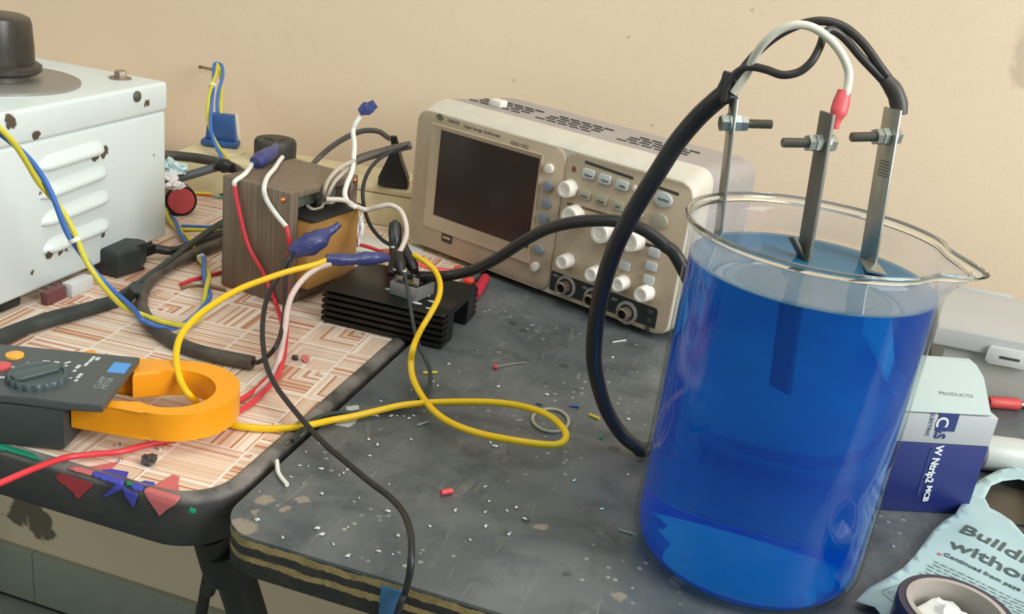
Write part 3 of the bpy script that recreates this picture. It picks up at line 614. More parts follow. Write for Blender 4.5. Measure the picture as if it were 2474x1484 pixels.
wire('power_cable', [(330, 694, 0.020), (300, 720, 0.005), (230, 742, 0.006), (140, 768, 0.006), (60, 792, 0.006), (-25, 835, 0.006)], 0.0055, pm('dusty_black_rubber', (44, 50, 48), 0.6, dust=0.5, dustc=(96, 98, 92)), 'thick dusty black cord lying along the bottom of the white case', 'cord')
bm = nb(); box(bm, (vx+0.004, pz(210, 730).y, 0), (vx+0.014, pz(262, 706).y, 0.012), 0.001); tag(obj('plastic_block', bm, pm('pale_plastic', (206, 210, 208), 0.4), origin=(vx+0.009, pz(235, 718).y, 0)), 'small pale plastic block tucked under the edge of the white case', 'block')
bm = nb(); box(bm, (vx+0.003, pz(160, 752).y, 0), (vx+0.010, pz(205, 731).y, 0.011), 0.001); tag(obj('plastic_block', bm, pm('dull_maroon_plastic', (112, 66, 70), 0.5), origin=(vx+0.0065, pz(182, 742).y, 0)), 'small maroon plastic block tucked under the edge of the white case', 'block')
gs = thing('sheathed_cable', 'thick grey sheathed cable looping on the laminate with a cut end', 'cable', pz(420, 830, 0))
P = wire_pts([(560, 575, 0.007), (520, 592, 0.007), (470, 612, 0.007), (415, 640, 0.007), (370, 672, 0.007), (346, 708, 0.0065), (344, 746, 0.006), (366, 784, 0.006), (412, 820, 0.006), (470, 846, 0.006), (535, 862, 0.006), (611, 877, 0.006)])
obj('sheath', tube(nb(), P, [0.0048]*8+[0.0053]*6, 14), SHEATH, gs)
lab(wire('core_wire', [P[-2], (622, 876, 0.0075), (645, 862, 0.012), (668, 835, 0.74), (682, 790, 0.765), (688, 735, 0.79), (690, 680, 0.80), (698, 640, 0.81), (708, 612, 0.815)], 0.0018, pm('brown_black_insulation', (44, 36, 34), 0.4), parent=gs), 'thin black core')

# ------------------------------------------------------------------ clamp meter
a18 = math.radians(18.5); CM = frame((-0.370, 0.4875, 0), a18); cm = thing('clamp_meter', 'dark grey clamp meter with an orange ring jaw lying on the laminate', 'clamp meter', CM @ Vector((-0.09, 0, 0)))
GREYC = pm('charcoal_meter_plastic', (74, 80, 80), 0.5, var=0.12, scale=30); ORJ = pm('orange_jaw_plastic', (238, 156, 16), 0.36, var=0.06, scale=30)
bm = nb(); prism(bm, [(-0.21, -0.0345), (-0.045, -0.0345), (-0.020, -0.036), (0.0, -0.036), (0.0, 0.034), (-0.21, 0.034)], 0.0303, 0.0355, 0.0012, CM); obj('upper_body', bm, GREYC, cm)
el = CM.inverted() @ pz(170, 972, 0.030)
bm = nb(); prism(bm, [(-0.21, -0.0350), (el.x-0.001, -0.0350), (el.x-0.001, -0.020), (-0.024, -0.012), (-0.024, 0.02), (-0.03, 0.033), (-0.21, 0.034)], 0.001, 0.0302, 0.003, CM); obj('lower_body', bm, pm('blackish_green_rubber', (56, 62, 60), 0.55), cm)
zt, zb = 0.030, 0.0115
ctr = (pz(400, 938, zt)); CL = CM.inverted() @ ctr; ro, ri = 0.0400, 0.0272
fit = [CM.inverted() @ pz(u, v, zt) for u, v in ((584, 942), (424, 1004), (540, 893), (520, 985), (470, 873))]
A_ = np.array([[2*p.x, 2*p.y, 1] for p in fit]); b_ = np.array([p.x*p.x+p.y*p.y for p in fit]); sol = np.linalg.lstsq(A_, b_, rcond=None)[0]; ocx, ocy, ro = sol[0], sol[1], math.sqrt(sol[2]+sol[0]**2+sol[1]**2)
fit = [CM.inverted() @ pz(u, v, zt) for u, v in ((523, 942), (396, 895), (396, 983), (480, 905), (490, 972))]
A_ = np.array([[2*p.x, 2*p.y, 1] for p in fit]); b_ = np.array([p.x*p.x+p.y*p.y for p in fit]); sol = np.linalg.lstsq(A_, b_, rcond=None)[0]; icx, icy, ri = sol[0], sol[1], math.sqrt(sol[2]+sol[0]**2+sol[1]**2)
print('JAW', ocx, ocy, ro, icx, icy, ri)
el = CM.inverted() @ pz(170, 972, zt); il = CM.inverted() @ pz(262, 972, zt); il2 = CM.inverted() @ pz(320, 905, zt)
out = [(el.x, el.y)]+[(ocx+ro*math.cos(t), ocy+ro*math.sin(t)) for t in np.linspace(-PI*0.60, PI*0.56, 40)]+[(-0.012, ocy+ro*0.90), (-0.034, 0.040), (-0.045, 0.036), (-0.040, 0.026), (-0.004, 0.026), (il2.x, il2.y)]
out += [(icx+ri*math.cos(t), icy+ri*math.sin(t)) for t in np.linspace(PI*0.70, -PI*0.72, 40)]+[(-0.012, -0.022), (el.x, el.y+0.010)]
bm = nb(); prism(bm, out, zb, zt, 0.0022, CM, 3); obj('jaw', bm, ORJ, cm)
tq = [tuple((CM.inverted() @ pz(u, v, 0.028)).xy) for u, v in ((186, 870), (190, 852), (212, 847), (228, 846), (240, 858), (246, 872))]
bm = nb(); prism(bm, tq, 0.012, 0.0285, 0.0012, CM); obj('trigger', bm, ORJ, cm)
dial = CM.inverted() @ pz(92, 912, 0.0365)
bm = nb(); DM = CM @ Matrix.Translation((dial.x, dial.y, 0.0355)); lathe(bm, [(0, 0), (0.0182, 0), (0.0182, 0.0028), (0.0170, 0.0040), (0.0150, 0.0042), (0.0140, 0.0034), (0, 0.0034)], 80, DM, tooth=lambda i, k: (1-0.06*(1 if (i//2) % 2 else 0)) if 0 < k < 3 else 1); rd = obj('range_dial', bm, pm('slate_dial_plastic', (70, 84, 84), 0.4), cm)
bm = nb(); prism(bm, [(-0.0155, -0.003), (-0.012, -0.0048), (0.011, -0.0048), (0.0158, 0), (0.011, 0.0048), (-0.012, 0.0048), (-0.0155, 0.003)], 0.0034, 0.0062, 0.001, DM @ Matrix.Rotation(math.radians(48), 4, 'Z')); obj('grip', bm, pm('slate_dial_plastic', (70, 84, 84), 0.4), rd)
for (u, v, r, c, nm) in ((35, 857, 0.0058, (236, 168, 60), 'orange'), (2, 884, 0.0062, (206, 84, 84), 'red')):
    q = pz(u, v, 0.0365); q.z = 0.0352; bm = nb(); lathe(bm, [(0, 0), (r, 0), (r*0.95, 0.0016), (r*0.7, 0.0022), (0, 0.0024)], 24, Matrix.Translation(q)); lab(obj('push_button', bm, pm(nm+'_button', c, 0.45), cm), nm+' round button')
MARK = pm('pale_grey_print', (196, 204, 202), 0.6)
bm = nb()
def mark(u, v, L, Wd, ang=0.0, z=0.0356):
    q = CM.inverted() @ pz(u, v, z); box(bm, (-L/2, -Wd/2, 0), (L/2, Wd/2, 0.00015), 0, CM @ Matrix.Translation((q.x, q.y, z-0.0001)) @ Matrix.Rotation(ang, 4, 'Z'))
for (u, v, L, Wd, an) in ((30, 887, 0.0042, 0.0022, 0), (43, 891, 0.004, 0.002, 0.3), (33, 900, 0.0022, 0.0018, 0), (60, 891, 0.0022, 0.0016, 0), (72, 877, 0.0036, 0.0016, 0), (68, 882, 0.003, 0.0012, 0), (90, 887, 0.0022, 0.0016, 0), (111, 873, 0.0042, 0.002, 0), (104, 877, 0.0024, 0.0016, 0), (137, 875, 0.003, 0.0018, 0), (121, 886, 0.0022, 0.0016, 0), (163, 876, 0.004, 0.0018, 0.9), (158, 884, 0.003, 0.0016, 0.9),
                         (146, 891, 0.0022, 0.0016, 0), (163, 901, 0.0022, 0.0016, 0), (169, 913, 0.0024, 0.0016, 0), (189, 886, 0.005, 0.0024, 1.5), (180, 896, 0.003, 0.0018, 1.5), (222, 868, 0.0085, 0.002, 1.52), (209, 880, 0.005, 0.002, 1.52), (236, 867, 0.0045, 0.0024, 1.52), (192, 908, 0.0065, 0.0022, 1.52), (184, 919, 0.003, 0.0018, 1.52), (5, 912, 0.004, 0.003, 0.2)):
    mark(u, v, L*1.05, Wd*1.0, an)
obj('printed_scale', bm, MARK, cm)
q = CM.inverted() @ pz(288, 889, 0.0356); bm = nb(); box(bm, (-0.0055, -0.0075, 0), (0.0055, 0.0075, 0.0002), 0, CM @ Matrix.Translation((q.x, q.y, 0.0355))); lab(obj('badge', bm, pm('light_blue_badge', (84, 150, 214), 0.5), cm), 'light blue rectangular badge')
q = CM.inverted() @ pz(258, 918, 0.0356)
for k, (t_, sz, dy) in enumerate((('CLAMP', 0.0052, 0.0), ('METER', 0.0052, -0.0042))):
    text('printed_words', t_, sz, CM @ Matrix.Translation((q.x+0.001+0.0045*k-0.002, q.y-0.0125, 0.0356)) @ Matrix.Rotation(PI/2, 4, 'Z'), pm('dim_grey_print', (140, 146, 144), 0.6), cm)

# ------------------------------------------------------------------ heatsink and rectifier
hx0, hx1, hy0, hy1 = -0.3445, -0.2365, 0.7125, 0.800; HM = frame((0, 0, 0), 0)
hs = thing('heatsink', 'black finned aluminium heatsink straddling the gap between the two tables', 'heatsink', ((hx0+hx1)/2, (hy0+hy1)/2, 0))
prof = []; nfin = 5; ht = 0.030
for i in range(nfin):
    z0 = 0.002+i*(ht-0.003)/nfin; z1 = z0+(ht-0.003)/nfin
    prof += [(hy0+0.0, z0), (hy0, z0+0.0030), (hy0+0.0105, z0+0.0032), (hy0+0.0105, z1-0.0002)]
prof += [(hy0+0.001, ht-0.0012), (hy0+0.004, ht), (hy1-0.004, ht), (hy1-0.001, ht-0.0012)]
for i in reversed(range(nfin)):
    z0 = 0.002+i*(ht-0.003)/nfin; z1 = z0+(ht-0.003)/nfin
    prof += [(hy1-0.0105, z1-0.0002), (hy1-0.0105, z0+0.0032), (hy1, z0+0.0030), (hy1, z0)]
prof += [(hy1-0.026, 0.001), (hy1-0.026, ht-0.006), (hy0+0.026, ht-0.006), (hy0+0.026, 0.001)]
bm = nb(); prism(bm, prof, hx0, hx1, 0, basis((0, 0, 0), (0, 1, 0), (0, 0, 1), (1, 0, 0))); bmesh.ops.translate(bm, verts=bm.verts, vec=(0, 0, -0.0)); obj('finned_body', bm, pm('black_anodised_aluminium', (24, 24, 24), 0.38, 0.3, dust=0.25, dustc=(70, 64, 54)), hs)
for (u, v, sz) in ((968, 706, 0.0052), (1022, 712, 0.005), (1008, 733, 0.0032), (1042, 729, 0.0024), (1036, 746, 0.0024), (940, 700, 0.003)):
    q = pz(u, v, ht); c = q; bm = nb(); bmesh.ops.create_icosphere(bm, subdivisions=2, radius=1)
    for vv in bm.verts: vv.co = Vector((vv.co.x*sz*1.4, vv.co.y*sz*0.7, vv.co.z*0.0008))*(1+0.4*noise.noise(vv.co*3+q*50)); 
    bmesh.ops.translate(bm, verts=bm.verts, vec=c+Vector((0, 0, 0.0002))); obj('paste_smear', bm, pm('white_thermal_paste', (206, 206, 204), 0.45), hs)
rc = pz(972, 721, ht); RM = frame((rc.x, rc.y, ht+0.0004), math.radians(-12)); br = thing('bridge_rectifier', 'square grey bridge rectifier with upright tab terminals sitting on the black heatsink', 'rectifier', RM @ Vector((0, 0.014, 0)))
GREYR = pm('grey_metal_case', (156, 156, 154), 0.35, 0.3)
bm = nb(); rr = 0.0135; wl = 0.0016
for lo, hi in (((-rr, 0, 0), (rr, wl, 0.0115)), ((-rr, 2*rr-wl, 0), (rr, 2*rr, 0.0115)), ((-rr, wl, 0), (-rr+wl, 2*rr-wl, 0.0115)), ((rr-wl, wl, 0), (rr, 2*rr-wl, 0.0115))): box(bm, lo, hi, 0.0003, RM)
obj('case', bm, GREYR, br)
bm = nb(); box(bm, (-rr+wl, wl, 0.0005), (rr-wl, 2*rr-wl, 0.0095), 0, RM); obj('potting', bm, BLKP, br)
bm = nb(); lathe(bm, [(0.0024, 0.0096), (0.0050, 0.0096), (0.0050, 0.0112), (0.0024, 0.0112)], 24, RM @ Matrix.Translation((0, rr, 0)), closed=True); obj('eyelet', bm, pm('brass_eyelet', (172, 140, 76), 0.4, 0.6), br)
for (x, y) in ((-0.008, 0.0055), (0.0085, 0.0055), (-0.0085, 0.0215), (0.0085, 0.0215)):
    bm = nb(); box(bm, (x-0.003, y-0.0004, 0.009), (x+0.003, y+0.0004, 0.0185), 0.0002, RM); obj('tab_terminal', bm, ZINC, br)

# black crocodile-clip boots, tape joints and wires around the rectifier
DKB = pm('black_pvc', (36, 32, 32), 0.38, var=0.25)
cb = thing('clip_boot', 'upright black rubber clip cap behind the rectifier', 'clip', px(955, 600, 0.86))
P = wire_pts([(954, 612, 0.858), (955, 592, 0.86), (955, 572, 0.862), (954, 545, 0.866), (954, 533, 0.867)], 5); obj('cap', tube(nb(), P, [0.0048, 0.0048, 0.0056, 0.0058, 0.0050, 0.002], 14), pm('glossy_black_pvc', (44, 46, 46), 0.28), cb)
P = wire_pts([(953, 578, 0.858), (958, 573, 0.859), (964, 571, 0.86)], 3); obj('clip_spring', tube(nb(), P, 0.0016, 8), STEEL, cb)
cl = thing('crocodile_clip', 'black crocodile clip gripping the rectifier terminals with its jaws spread', 'clip', RM @ Vector((0, 0.008, 0.012)))
lab(obj('jaw_boot', tube(nb(), wire_pts([(954, 600, 0.856), (955, 625, 0.846), (950, 650, 0.838), (945, 664, 0.834)], 4), [0.005, 0.0052, 0.0048, 0.003], 12), DKB, cl), 'black rubber boot'); 
obj('jaw_boot', tube(nb(), wire_pts([(974, 585, 0.854), (982, 615, 0.848), (996, 642, 0.842), (1002, 656, 0.838)], 4), [0.0026, 0.0048, 0.0052, 0.0035], 12), DKB, cl)
obj('jaw_boot', tube(nb(), wire_pts([(962, 615, 0.842), (966, 640, 0.834), (970, 660, 0.828)], 4), [0.0045, 0.0055, 0.003], 12), DKB, cl)
for (u, v, d_) in ((977, 656, 0.824), (955, 652, 0.832), (1000, 652, 0.84), (949, 598, 0.85)):
    c = px(u, v, d_); bm = nb(); bmesh.ops.create_icosphere(bm, subdivisions=2, radius=0.0019, matrix=Matrix.Translation(c) @ Matrix.Diagonal((1.2, 1, 0.8, 1))); obj('solder_joint', bm, SOLDER, cl)
def tape_blob(name, spec, radii, label, flat=None):
    P = wire_pts(spec, 6); return tag(obj(name, tube(nb(), P, radii, 16, flat, 0.14), TAPE, origin=P[0]), label, 'tape')
tape_blob('tape_joint', [(788, 626, 0.800), (830, 628, 0.805), (870, 626, 0.812), (910, 623, 0.82), (938, 624, 0.828)], [0.0040, 0.0050, 0.0042, 0.0056, 0.0048, 0.003], 'blue tape joint covering the yellow and white wires beside the rectifier')
tape_blob('tape_joint', [(700, 612, 0.815), (725, 600, 0.818), (760, 585, 0.822), (785, 567, 0.826), (805, 554, 0.83), (820, 541, 0.832)], [0.0048, 0.0072, 0.0095, 0.0082, 0.0040, 0.0030, 0.0026], 'blue tape wrapped cone in front of the amber winding')
tape_blob('tape_joint', [(868, 272, 0.918), (880, 265, 0.918), (892, 260, 0.918), (907, 250, 0.918)], [0.0032, 0.0052, 0.0062, 0.0050, 0.0042], 'small blue tape flag on the tip of the tall white wire', (FW, 0.35))
tape_blob('tape_joint', [tp_(616, 394, 0.005), tp_(630, 384, 0.007), tp_(646, 374, 0.008), tp_(658, 366, 0.009), tp_(668, 352, 0.011)], [0.0055, 0.0068, 0.0062, 0.0052, 0.0026], 'blue tape joint lying on top of the iron transformer')
wire('white_wire', [(870, 282, 0.918), (858, 300, 0.918), (853, 318, 0.918), (856, 350, 0.905), (854, 385, 0.892), (850, 415, 0.884), (838, 445, 0.875), (833, 470, 0.868), (842, 490, 0.866), (860, 502, 0.868)], 0.0023, WHITE, 'tall white wire standing up from the transformer to a blue tape flag')
wire('white_wire', [(788, 482, 0.858), (830, 484, 0.864), (858, 498, 0.868), (885, 507, 0.876), (915, 500, 0.872), (942, 496, 0.87), (966, 508, 0.868), (979, 535, 0.864), (982, 565, 0.858), (975, 590, 0.85), (963, 613, 0.84)], 0.0023, pm('off_white_insulation', (206, 192, 178), 0.45), 'off-white wire arching from the transformer windings to the rectifier')
sh_ = thing('cable_sheath', 'cut length of black cable sheath lying across the transformer leads', 'cable', px(915, 365, 0.94))
obj('sheath', tube(nb(), wire_pts([(852, 392, 0.93), (880, 380, 0.935), (915, 370, 0.94), (950, 360, 0.95), (990, 351, 0.96)], 6), 0.0042, 12), SHEATH, sh_)
lab(wire('core_wire', [(986, 352, 0.957), (970, 358, 0.944), (948, 366, 0.935), (915, 385, 0.925), (890, 415, 0.915), (877, 455, 0.905), (880, 500, 0.895), (895, 545, 0.88), (922, 578, 0.865), (948, 594, 0.855)], 0.0017, BLACKW, parent=sh_), 'thin black core')
wire('core_wire', [(946, 593, 0.855), (960, 602, 0.852), (974, 612, 0.849)], 0.0007, STEEL, 'bare tinned end', parent=sh_)
wire('yellow_wire', [(792, 628, 0.80), (760, 640, 0.795), (700, 655, 0.785), (640, 675, 0.772), (580, 698, 0.757), (520, 732, 0.738), (470, 770, 0.718), (438, 810, 0.70), (426, 850, 0.685), (428, 890, 0.672), (440, 930, 0.664), (458, 956, 0.658), (478, 975, 0.010), (505, 992, 0.0035), (540, 1018, 0.003), (575, 1030, 0.003), (640, 1036, 0.003), (700, 1034, 0.004), (745, 1028, 0.0055), (800, 1016, 0.004), (860, 1005, 0.005), (915, 992, 0.007), (970, 980, 0.008), (1040, 973, 0.010), (1120, 971, 0.014), (1200, 973, 0.018), (1270, 984, 0.020), (1325, 1004, 0.020), (1358, 1032, 0.019), (1368, 1055, 0.018), (1352, 1073, 0.018), (1310, 1074, 0.019), (1240, 1064, 0.020), (1160, 1048, 0.018), (1095, 1025, 0.015), (1050, 995, 0.012), (1018, 955, 0.010), (998, 915, 0.014), (993, 875, 0.022), (1000, 835, 0.033), (1018, 795, 0.79), (1042, 755, 0.80), (1060, 718, 0.81), (1063, 685, 0.82), (1052, 656, 0.83), (1030, 635, 0.835), (1000, 617, 0.845)], 0.0024, YEL, 'long yellow wire threaded through the orange jaw and looping over the dark worktop', n=12)
wire('pink_wire', [(800, 637, 0.80), (768, 648, 0.797), (735, 672, 0.79), (708, 708, 0.782), (695, 745, 0.775), (690, 785, 0.765), (683, 825, 0.755), (676, 860, 0.743), (660, 905, 0.004), (620, 945, 0.002), (560, 965, 0.002)], 0.0024, PINKW, 'pinkish white wire dropping from the blue tape joint to the laminate')
wire('black_wire', [(710, 607, 0.81), (695, 628, 0.808), (680, 655, 0.80), (656, 695, 0.79), (640, 740, 0.775), (634, 790, 0.755), (636, 840, 0.735), (646, 890, 0.715), (668, 935, 0.014), (700, 978, 0.013), (742, 1028, 0.0115), (790, 1078, 0.012), (840, 1120, 0.013), (890, 1162, 0.015), (940, 1200, 0.018), (975, 1240, 0.024), (992, 1290, 0.030), (994, 1340, 0.028), (990, 1385, 0.02), (984, 1412, 0.010), pplane(979, 1432, (0, DFY-0.004, 0), Vector((0, 1, 0))), pplane(969, 1456, (0, DFY-0.006, 0), Vector((0, 1, 0))), pplane(954, 1500, (0, DFY-0.007, 0), Vector((0, 1, 0)))], 0.0019, BLACKW, 'long thin black wire hanging over the front edge of the dark worktop', n=12)
wire('black_wire', [(968, 655, 0.826), (978, 668, 0.82), (985, 700, 0.81), (992, 745, 0.80), (1000, 790, 0.79), (1012, 835, 0.022), (1030, 872, 0.014), (1040, 905, 0.010), (1036, 938, 0.007), (1015, 965, 0.0045), (975, 984, 0.003), (930, 992, 0.002), (880, 1000, 0.002), (830, 997, 0.003), (785, 1004, 0.0045), (745, 1022, 0.0055), (722, 1048, 0.004), (706, 1066, 0.003)], 0.0016, GREENK, 'thin black wire running from the rectifier down beside the yellow wire')
# red leads behind the heatsink
rl = thing('red_test_lead', 'red test lead with a red clip boot behind the heatsink', 'test lead', pz(900, 612, 0.01))
wire('lead', [(855, 588, 0.010), (890, 597, 0.012), (915, 606, 0.012), (935, 612, 0.014)], 0.0019, RED, parent=rl)
obj('clip_boot', tube(nb(), wire_pts([(920, 606, 0.013), (935, 612, 0.015), (950, 618, 0.87)], 4), [0.002, 0.0045, 0.005], 12), pm('red_boot', (206, 54, 60), 0.4), rl)
wire('lead', [(1006, 636, 0.012), (1030, 645, 0.008), (1060, 652, 0.006), (1095, 654, 0.005)], 0.0018, RED, parent=rl)
rp = thing('banana_plug', 'red plug with a bare pin lying at the foot of the oscilloscope', 'plug', pz(1130, 680, 0))
obj('sleeve', tube(nb(), wire_pts([(1122, 678, 0.006), (1132, 680, 0.006), (1144, 682, 0.006)], 3), [0.0035, 0.0045, 0.0042], 12), pm('orange_red_plastic', (214, 66, 48), 0.4), rp)
obj('pin', tube(nb(), [pz(1143, 681, 0.006), pz(1152, 686, 0.007), pz(1161, 692, 0.008)], 0.0009, 8), STEEL, rp)
tag(obj('red_cone', tube(nb(), wire_pts([(1098, 651, 0.006), (1108, 653, 0.006), (1120, 655, 0.006)], 3), [0.0035, 0.0048, 0.0022], 12), pm('orange_red_plastic', (214, 66, 48), 0.4), origin=pz(1108, 653, 0)), 'red conical cap lying below the oscilloscope screen', 'cap')
tag(obj('red_sleeve', tube(nb(), [pz(1146, 714, 0.0055), pz(1158, 696, 0.0055), pz(1172, 672, 0.0055)], 0.0048, 14), pm('crimson_plastic', (190, 40, 62), 0.4), origin=pz(1158, 696, 0)), 'crimson sleeve lying between the heatsink and the oscilloscope', 'sleeve')
bm = nb(); box(bm, (0, 0, 0), (0.02, 0.03, 0.0008), 0.0002, frame(pz(1080, 690, 0), 0.2)); tag(obj('paper_scrap', bm, pm('striped_paper', (206, 184, 160), 0.7), origin=pz(1090, 685, 0)), 'flat beige scrap showing under the cable behind the heatsink', 'paper')
bm = nb(); box(bm, (-0.045, -0.03, 0), (0.05, 0.025, 0.001), 0.0003, frame(pz(905, 592, 0), 0.1)); tag(obj('paper_sheet', bm, pm('greyish_paper', (204, 200, 188), 0.75), origin=pz(905, 592, 0)), 'greyish sheet of paper lying between the transformer and the oscilloscope', 'paper')
crumple('white_scrap', 868, 555, 0.945, 0.004, 0.004, 0.014, pm('white_paper', (226, 222, 222), 0.7), 'white scrap sticking up behind the right edge of the transformer', 'scrap', 0.3)
# thick black supply cable: rectifier -> behind the beaker -> out at its foot -> first electrode
wire('thick_cable', [(1010, 668, 0.845), (1050, 668, 0.84), (1095, 664, 0.835), (1150, 650, 0.82), (1205, 622, 0.80), (1260, 586, 0.775), (1315, 556, 0.75), (1370, 540, 0.73), (1430, 533, 0.715), (1495, 535, 0.70), (1555, 555, 0.69), (1605, 592, 0.685), (1645, 638, 0.682), Vector((-0.015, 0.655, 0.075)), Vector((0.0, 0.68, 0.03)), Vector((0.020, 0.70, 0.009)), Vector((0.036, 0.69, 0.007)), Vector((0.024, 0.672, 0.007)), Vector((-0.015, 0.655, 0.007)), (1562, 1087, 0.0065), (1540, 1080, 0.690), (1505, 1052, 0.690), (1470, 1000, 0.686), (1448, 940, 0.680), (1435, 870, 0.672), (1438, 800, 0.662), (1447, 735, 0.652), (1462, 670, 0.642), (1484, 605, 0.632), (1512, 545, 0.622), (1550, 478, 0.612), (1590, 415, 0.602), (1635, 345, 0.592), (1685, 285, 0.582), (1728, 245, 0.573), (1756, 222, 0.568)], [0.0045]*6+[0.0049]*6+[0.0056]*6, pm('thick_black_cable', (40, 38, 40), 0.36, var=0.2), 'thick black cable arching past the beaker from the rectifier to the electrodes', 'cable', n=16)

# ------------------------------------------------------------------ oscilloscope
SO = Vector((-0.362, 0.946, 0)); syaw = math.radians(-21.0); SM = frame(SO, syaw); SN = SM.to_3x3() @ Vector((0, -1, 0)); SI = SM.inverted()
os_ = thing('oscilloscope', 'dusty beige digital oscilloscope with a dark screen standing at an angle before the wall', 'oscilloscope', SM @ Vector((0.155, 0.06, 0)))
def sp(u, v, y=0.0): q = SI @ pplane(u, v, SM @ Vector((0, y, 0)), SN); return q.x, q.z
SW, SZ0, SZ1 = 0.3135, 0.006, 0.1455
def front_poly(ins=0, r=0.012): return rrect(ins, SZ0+ins, SW-ins, SZ1-ins, r)
SX = SM @ Matrix.Rotation(PI/2, 4, 'X')     # prism x,y -> scope x,z ; prism z -> -y
def sprism(poly, y0, y1, m, name, parent, bev=0.0, seg=2): return obj(name, prism(nb(), poly, -y1, -y0, bev, SX, seg), m, parent)
bezel_m = pm('ivory_bezel', (206, 199, 184), 0.42, dust=0.12)
# bezel: chamfered shell growing upwards towards the back
bm = nb(); rings = []
for y, up, sd in ((0.0, 0.0, 0.0), (0.002, 0.0015, 0.0015), (0.012, 0.0055, 0.002), (0.024, 0.0090, 0.002), (0.030, 0.0095, 0.002)):
    rings.append([bm.verts.new(SM @ Vector((x, y, z))) for x, z in rrect(-sd, SZ0, SW+sd, SZ1+up, 0.014)])
for a, b in zip(rings[:-1], rings[1:]):
    for i in range(len(a)): bm.faces.new((a[i], a[(i+1) % len(a)], b[(i+1) % len(a)], b[i]))
bm.faces.new(rings[0]); bm.faces.new(rings[-1][::-1]); obj('bezel', bm, bezel_m, os_)
bm = nb(); rings = []
for y, e in ((0.0305, 0.0), (0.034, 0.0), (0.128, -0.004), (0.134, -0.010)):
    rings.append([bm.verts.new(SM @ Vector((x, y, z))) for x, z in rrect(-0.001-e, SZ0+0.001, SW+0.001+e, SZ1+0.0092+e, 0.016)])
for a, b in zip(rings[:-1], rings[1:]):
    for i in range(len(a)): bm.faces.new((a[i], a[(i+1) % len(a)], b[(i+1) % len(a)], b[i]))
bm.faces.new(rings[0]); bm.faces.new(rings[-1][::-1]); obj('rear_case', bm, GREYP, os_)
zt_ = SZ1+0.0094
SLOT = pm('dark_slot', (84, 78, 74), 0.7)
for gx in (0.02, 0.105, 0.20):                              # ventilation slots in the top
    for r_ in range(4):
        for c_ in range(5):
            x = gx+0.0135*c_+0.004*(r_ % 2); y = 0.052+0.012*r_; bm = nb(); box(bm, (x, y, zt_-0.0022-0.0004*r_), (x+0.0105, y+0.0018, zt_-0.0001-0.0004*r_), 0, SM); obj('vent_slot', bm, SLOT, os_)
x_, z_ = sp(1200, 246, 0.055); bm = nb(); box(bm, (x_-0.006, 0.05, zt_-0.001), (x_+0.009, 0.062, zt_+0.006), 0.001, SM); obj('power_button', bm, KNOB, os_)
# face panels
PANEL2 = PANEL; xL = sp(1345, 560)[0]
sprism(rrect(0.0006, SZ0+0.0008, xL, SZ1-0.0008, 0.011), -0.0022, 0.001, PANEL, 'screen_panel', os_, 0.0012)
sprism(rrect(xL+0.0008, SZ0+0.0010, SW-0.0006, SZ1-0.0010, 0.010), -0.0012, 0.001, PANEL, 'control_panel', os_, 0.0008)
c4 = [sp(1072, 305), sp(1300, 390), sp(1280, 600), sp(1052, 548)]
sx0, sx1 = sp(1052, 430)[0], sp(1297, 480)[0]; sz1, sz0 = sp(1075, 307)[1], sp(1060, 530)[1]
bm = nb()
o4 = [(sx0-0.007, sz0-0.010), (sx1+0.0025, sz0-0.010), (sx1+0.0025, sz1+0.0012), (sx0-0.007, sz1+0.0012)]; i4 = [(sx0+0.004, sz0+0.004), (sx1-0.001, sz0+0.004), (sx1-0.001, sz1-0.003), (sx0+0.004, sz1-0.003)]
vo_ = [bm.verts.new(SM @ Vector((x, -0.0042, z))) for x, z in o4]; vi_ = [bm.verts.new(SM @ Vector((x, -0.0024, z))) for x, z in i4]; vb_ = [bm.verts.new(SM @ Vector((x, -0.0023, z))) for x, z in [(sx0-0.009, sz0-0.012), (sx1+0.0035, sz0-0.012), (sx1+0.0035, sz1+0.002), (sx0-0.009, sz1+0.002)]]
for k in range(4): j = (k+1) % 4; bm.faces.new((vo_[k], vo_[j], vi_[j], vi_[k])); bm.faces.new((vb_[k], vb_[j], vo_[j], vo_[k]))
obj('screen_surround', bm, PANEL, os_)
sprism([(x, z) for x, z in i4], -0.0026, -0.0023, pm('dark_dusty_screen', (56, 46, 42), 0.22, var=0.2, scale=14, dust=0.3, dustc=(86, 72, 64)), 'screen', os_)
def ssolid(kind, u, v, rx, rz, h, m, name, y=-0.0022, bev=0.0006, label=None, rot=0):
    x, z = sp(u, v, y)
    if kind == 'r': o = sprism(rrect(x-rx, z-rz, x+rx, z+rz, min(rx, rz)*0.45, 4), y-h, y, m, name, os_, bev)
    else: o = sprism([(x+rx*math.cos(t), z+rz*math.sin(t)) for t in np.linspace(0, 2*PI, 25)[:-1]], y-h, y, m, name, os_, bev)
    return lab(o, label) if label else o
GREYB = pm('blue_grey_key', (132, 140, 146), 0.45); PALEB = pm('pale_grey_key', (194, 196, 192), 0.45, dust=0.15); DIMB = pm('dim_beige_key', (168, 160, 138), 0.5, dust=0.2)
ssolid('c', 1330, 407, 0.0046, 0.0046, 0.004, KNOB, 'menu_key', label='white round key')
for (u, v) in ((1326, 450), (1321, 491), (1315, 527), (1304, 602)): ssolid('c', u, v, 0.0058, 0.0048, 0.003, GREYB, 'menu_key', label='blue-grey oval key')
ssolid('c', 1297, 643, 0.0042, 0.0046, 0.005, KNOB, 'menu_key', label='white round key')
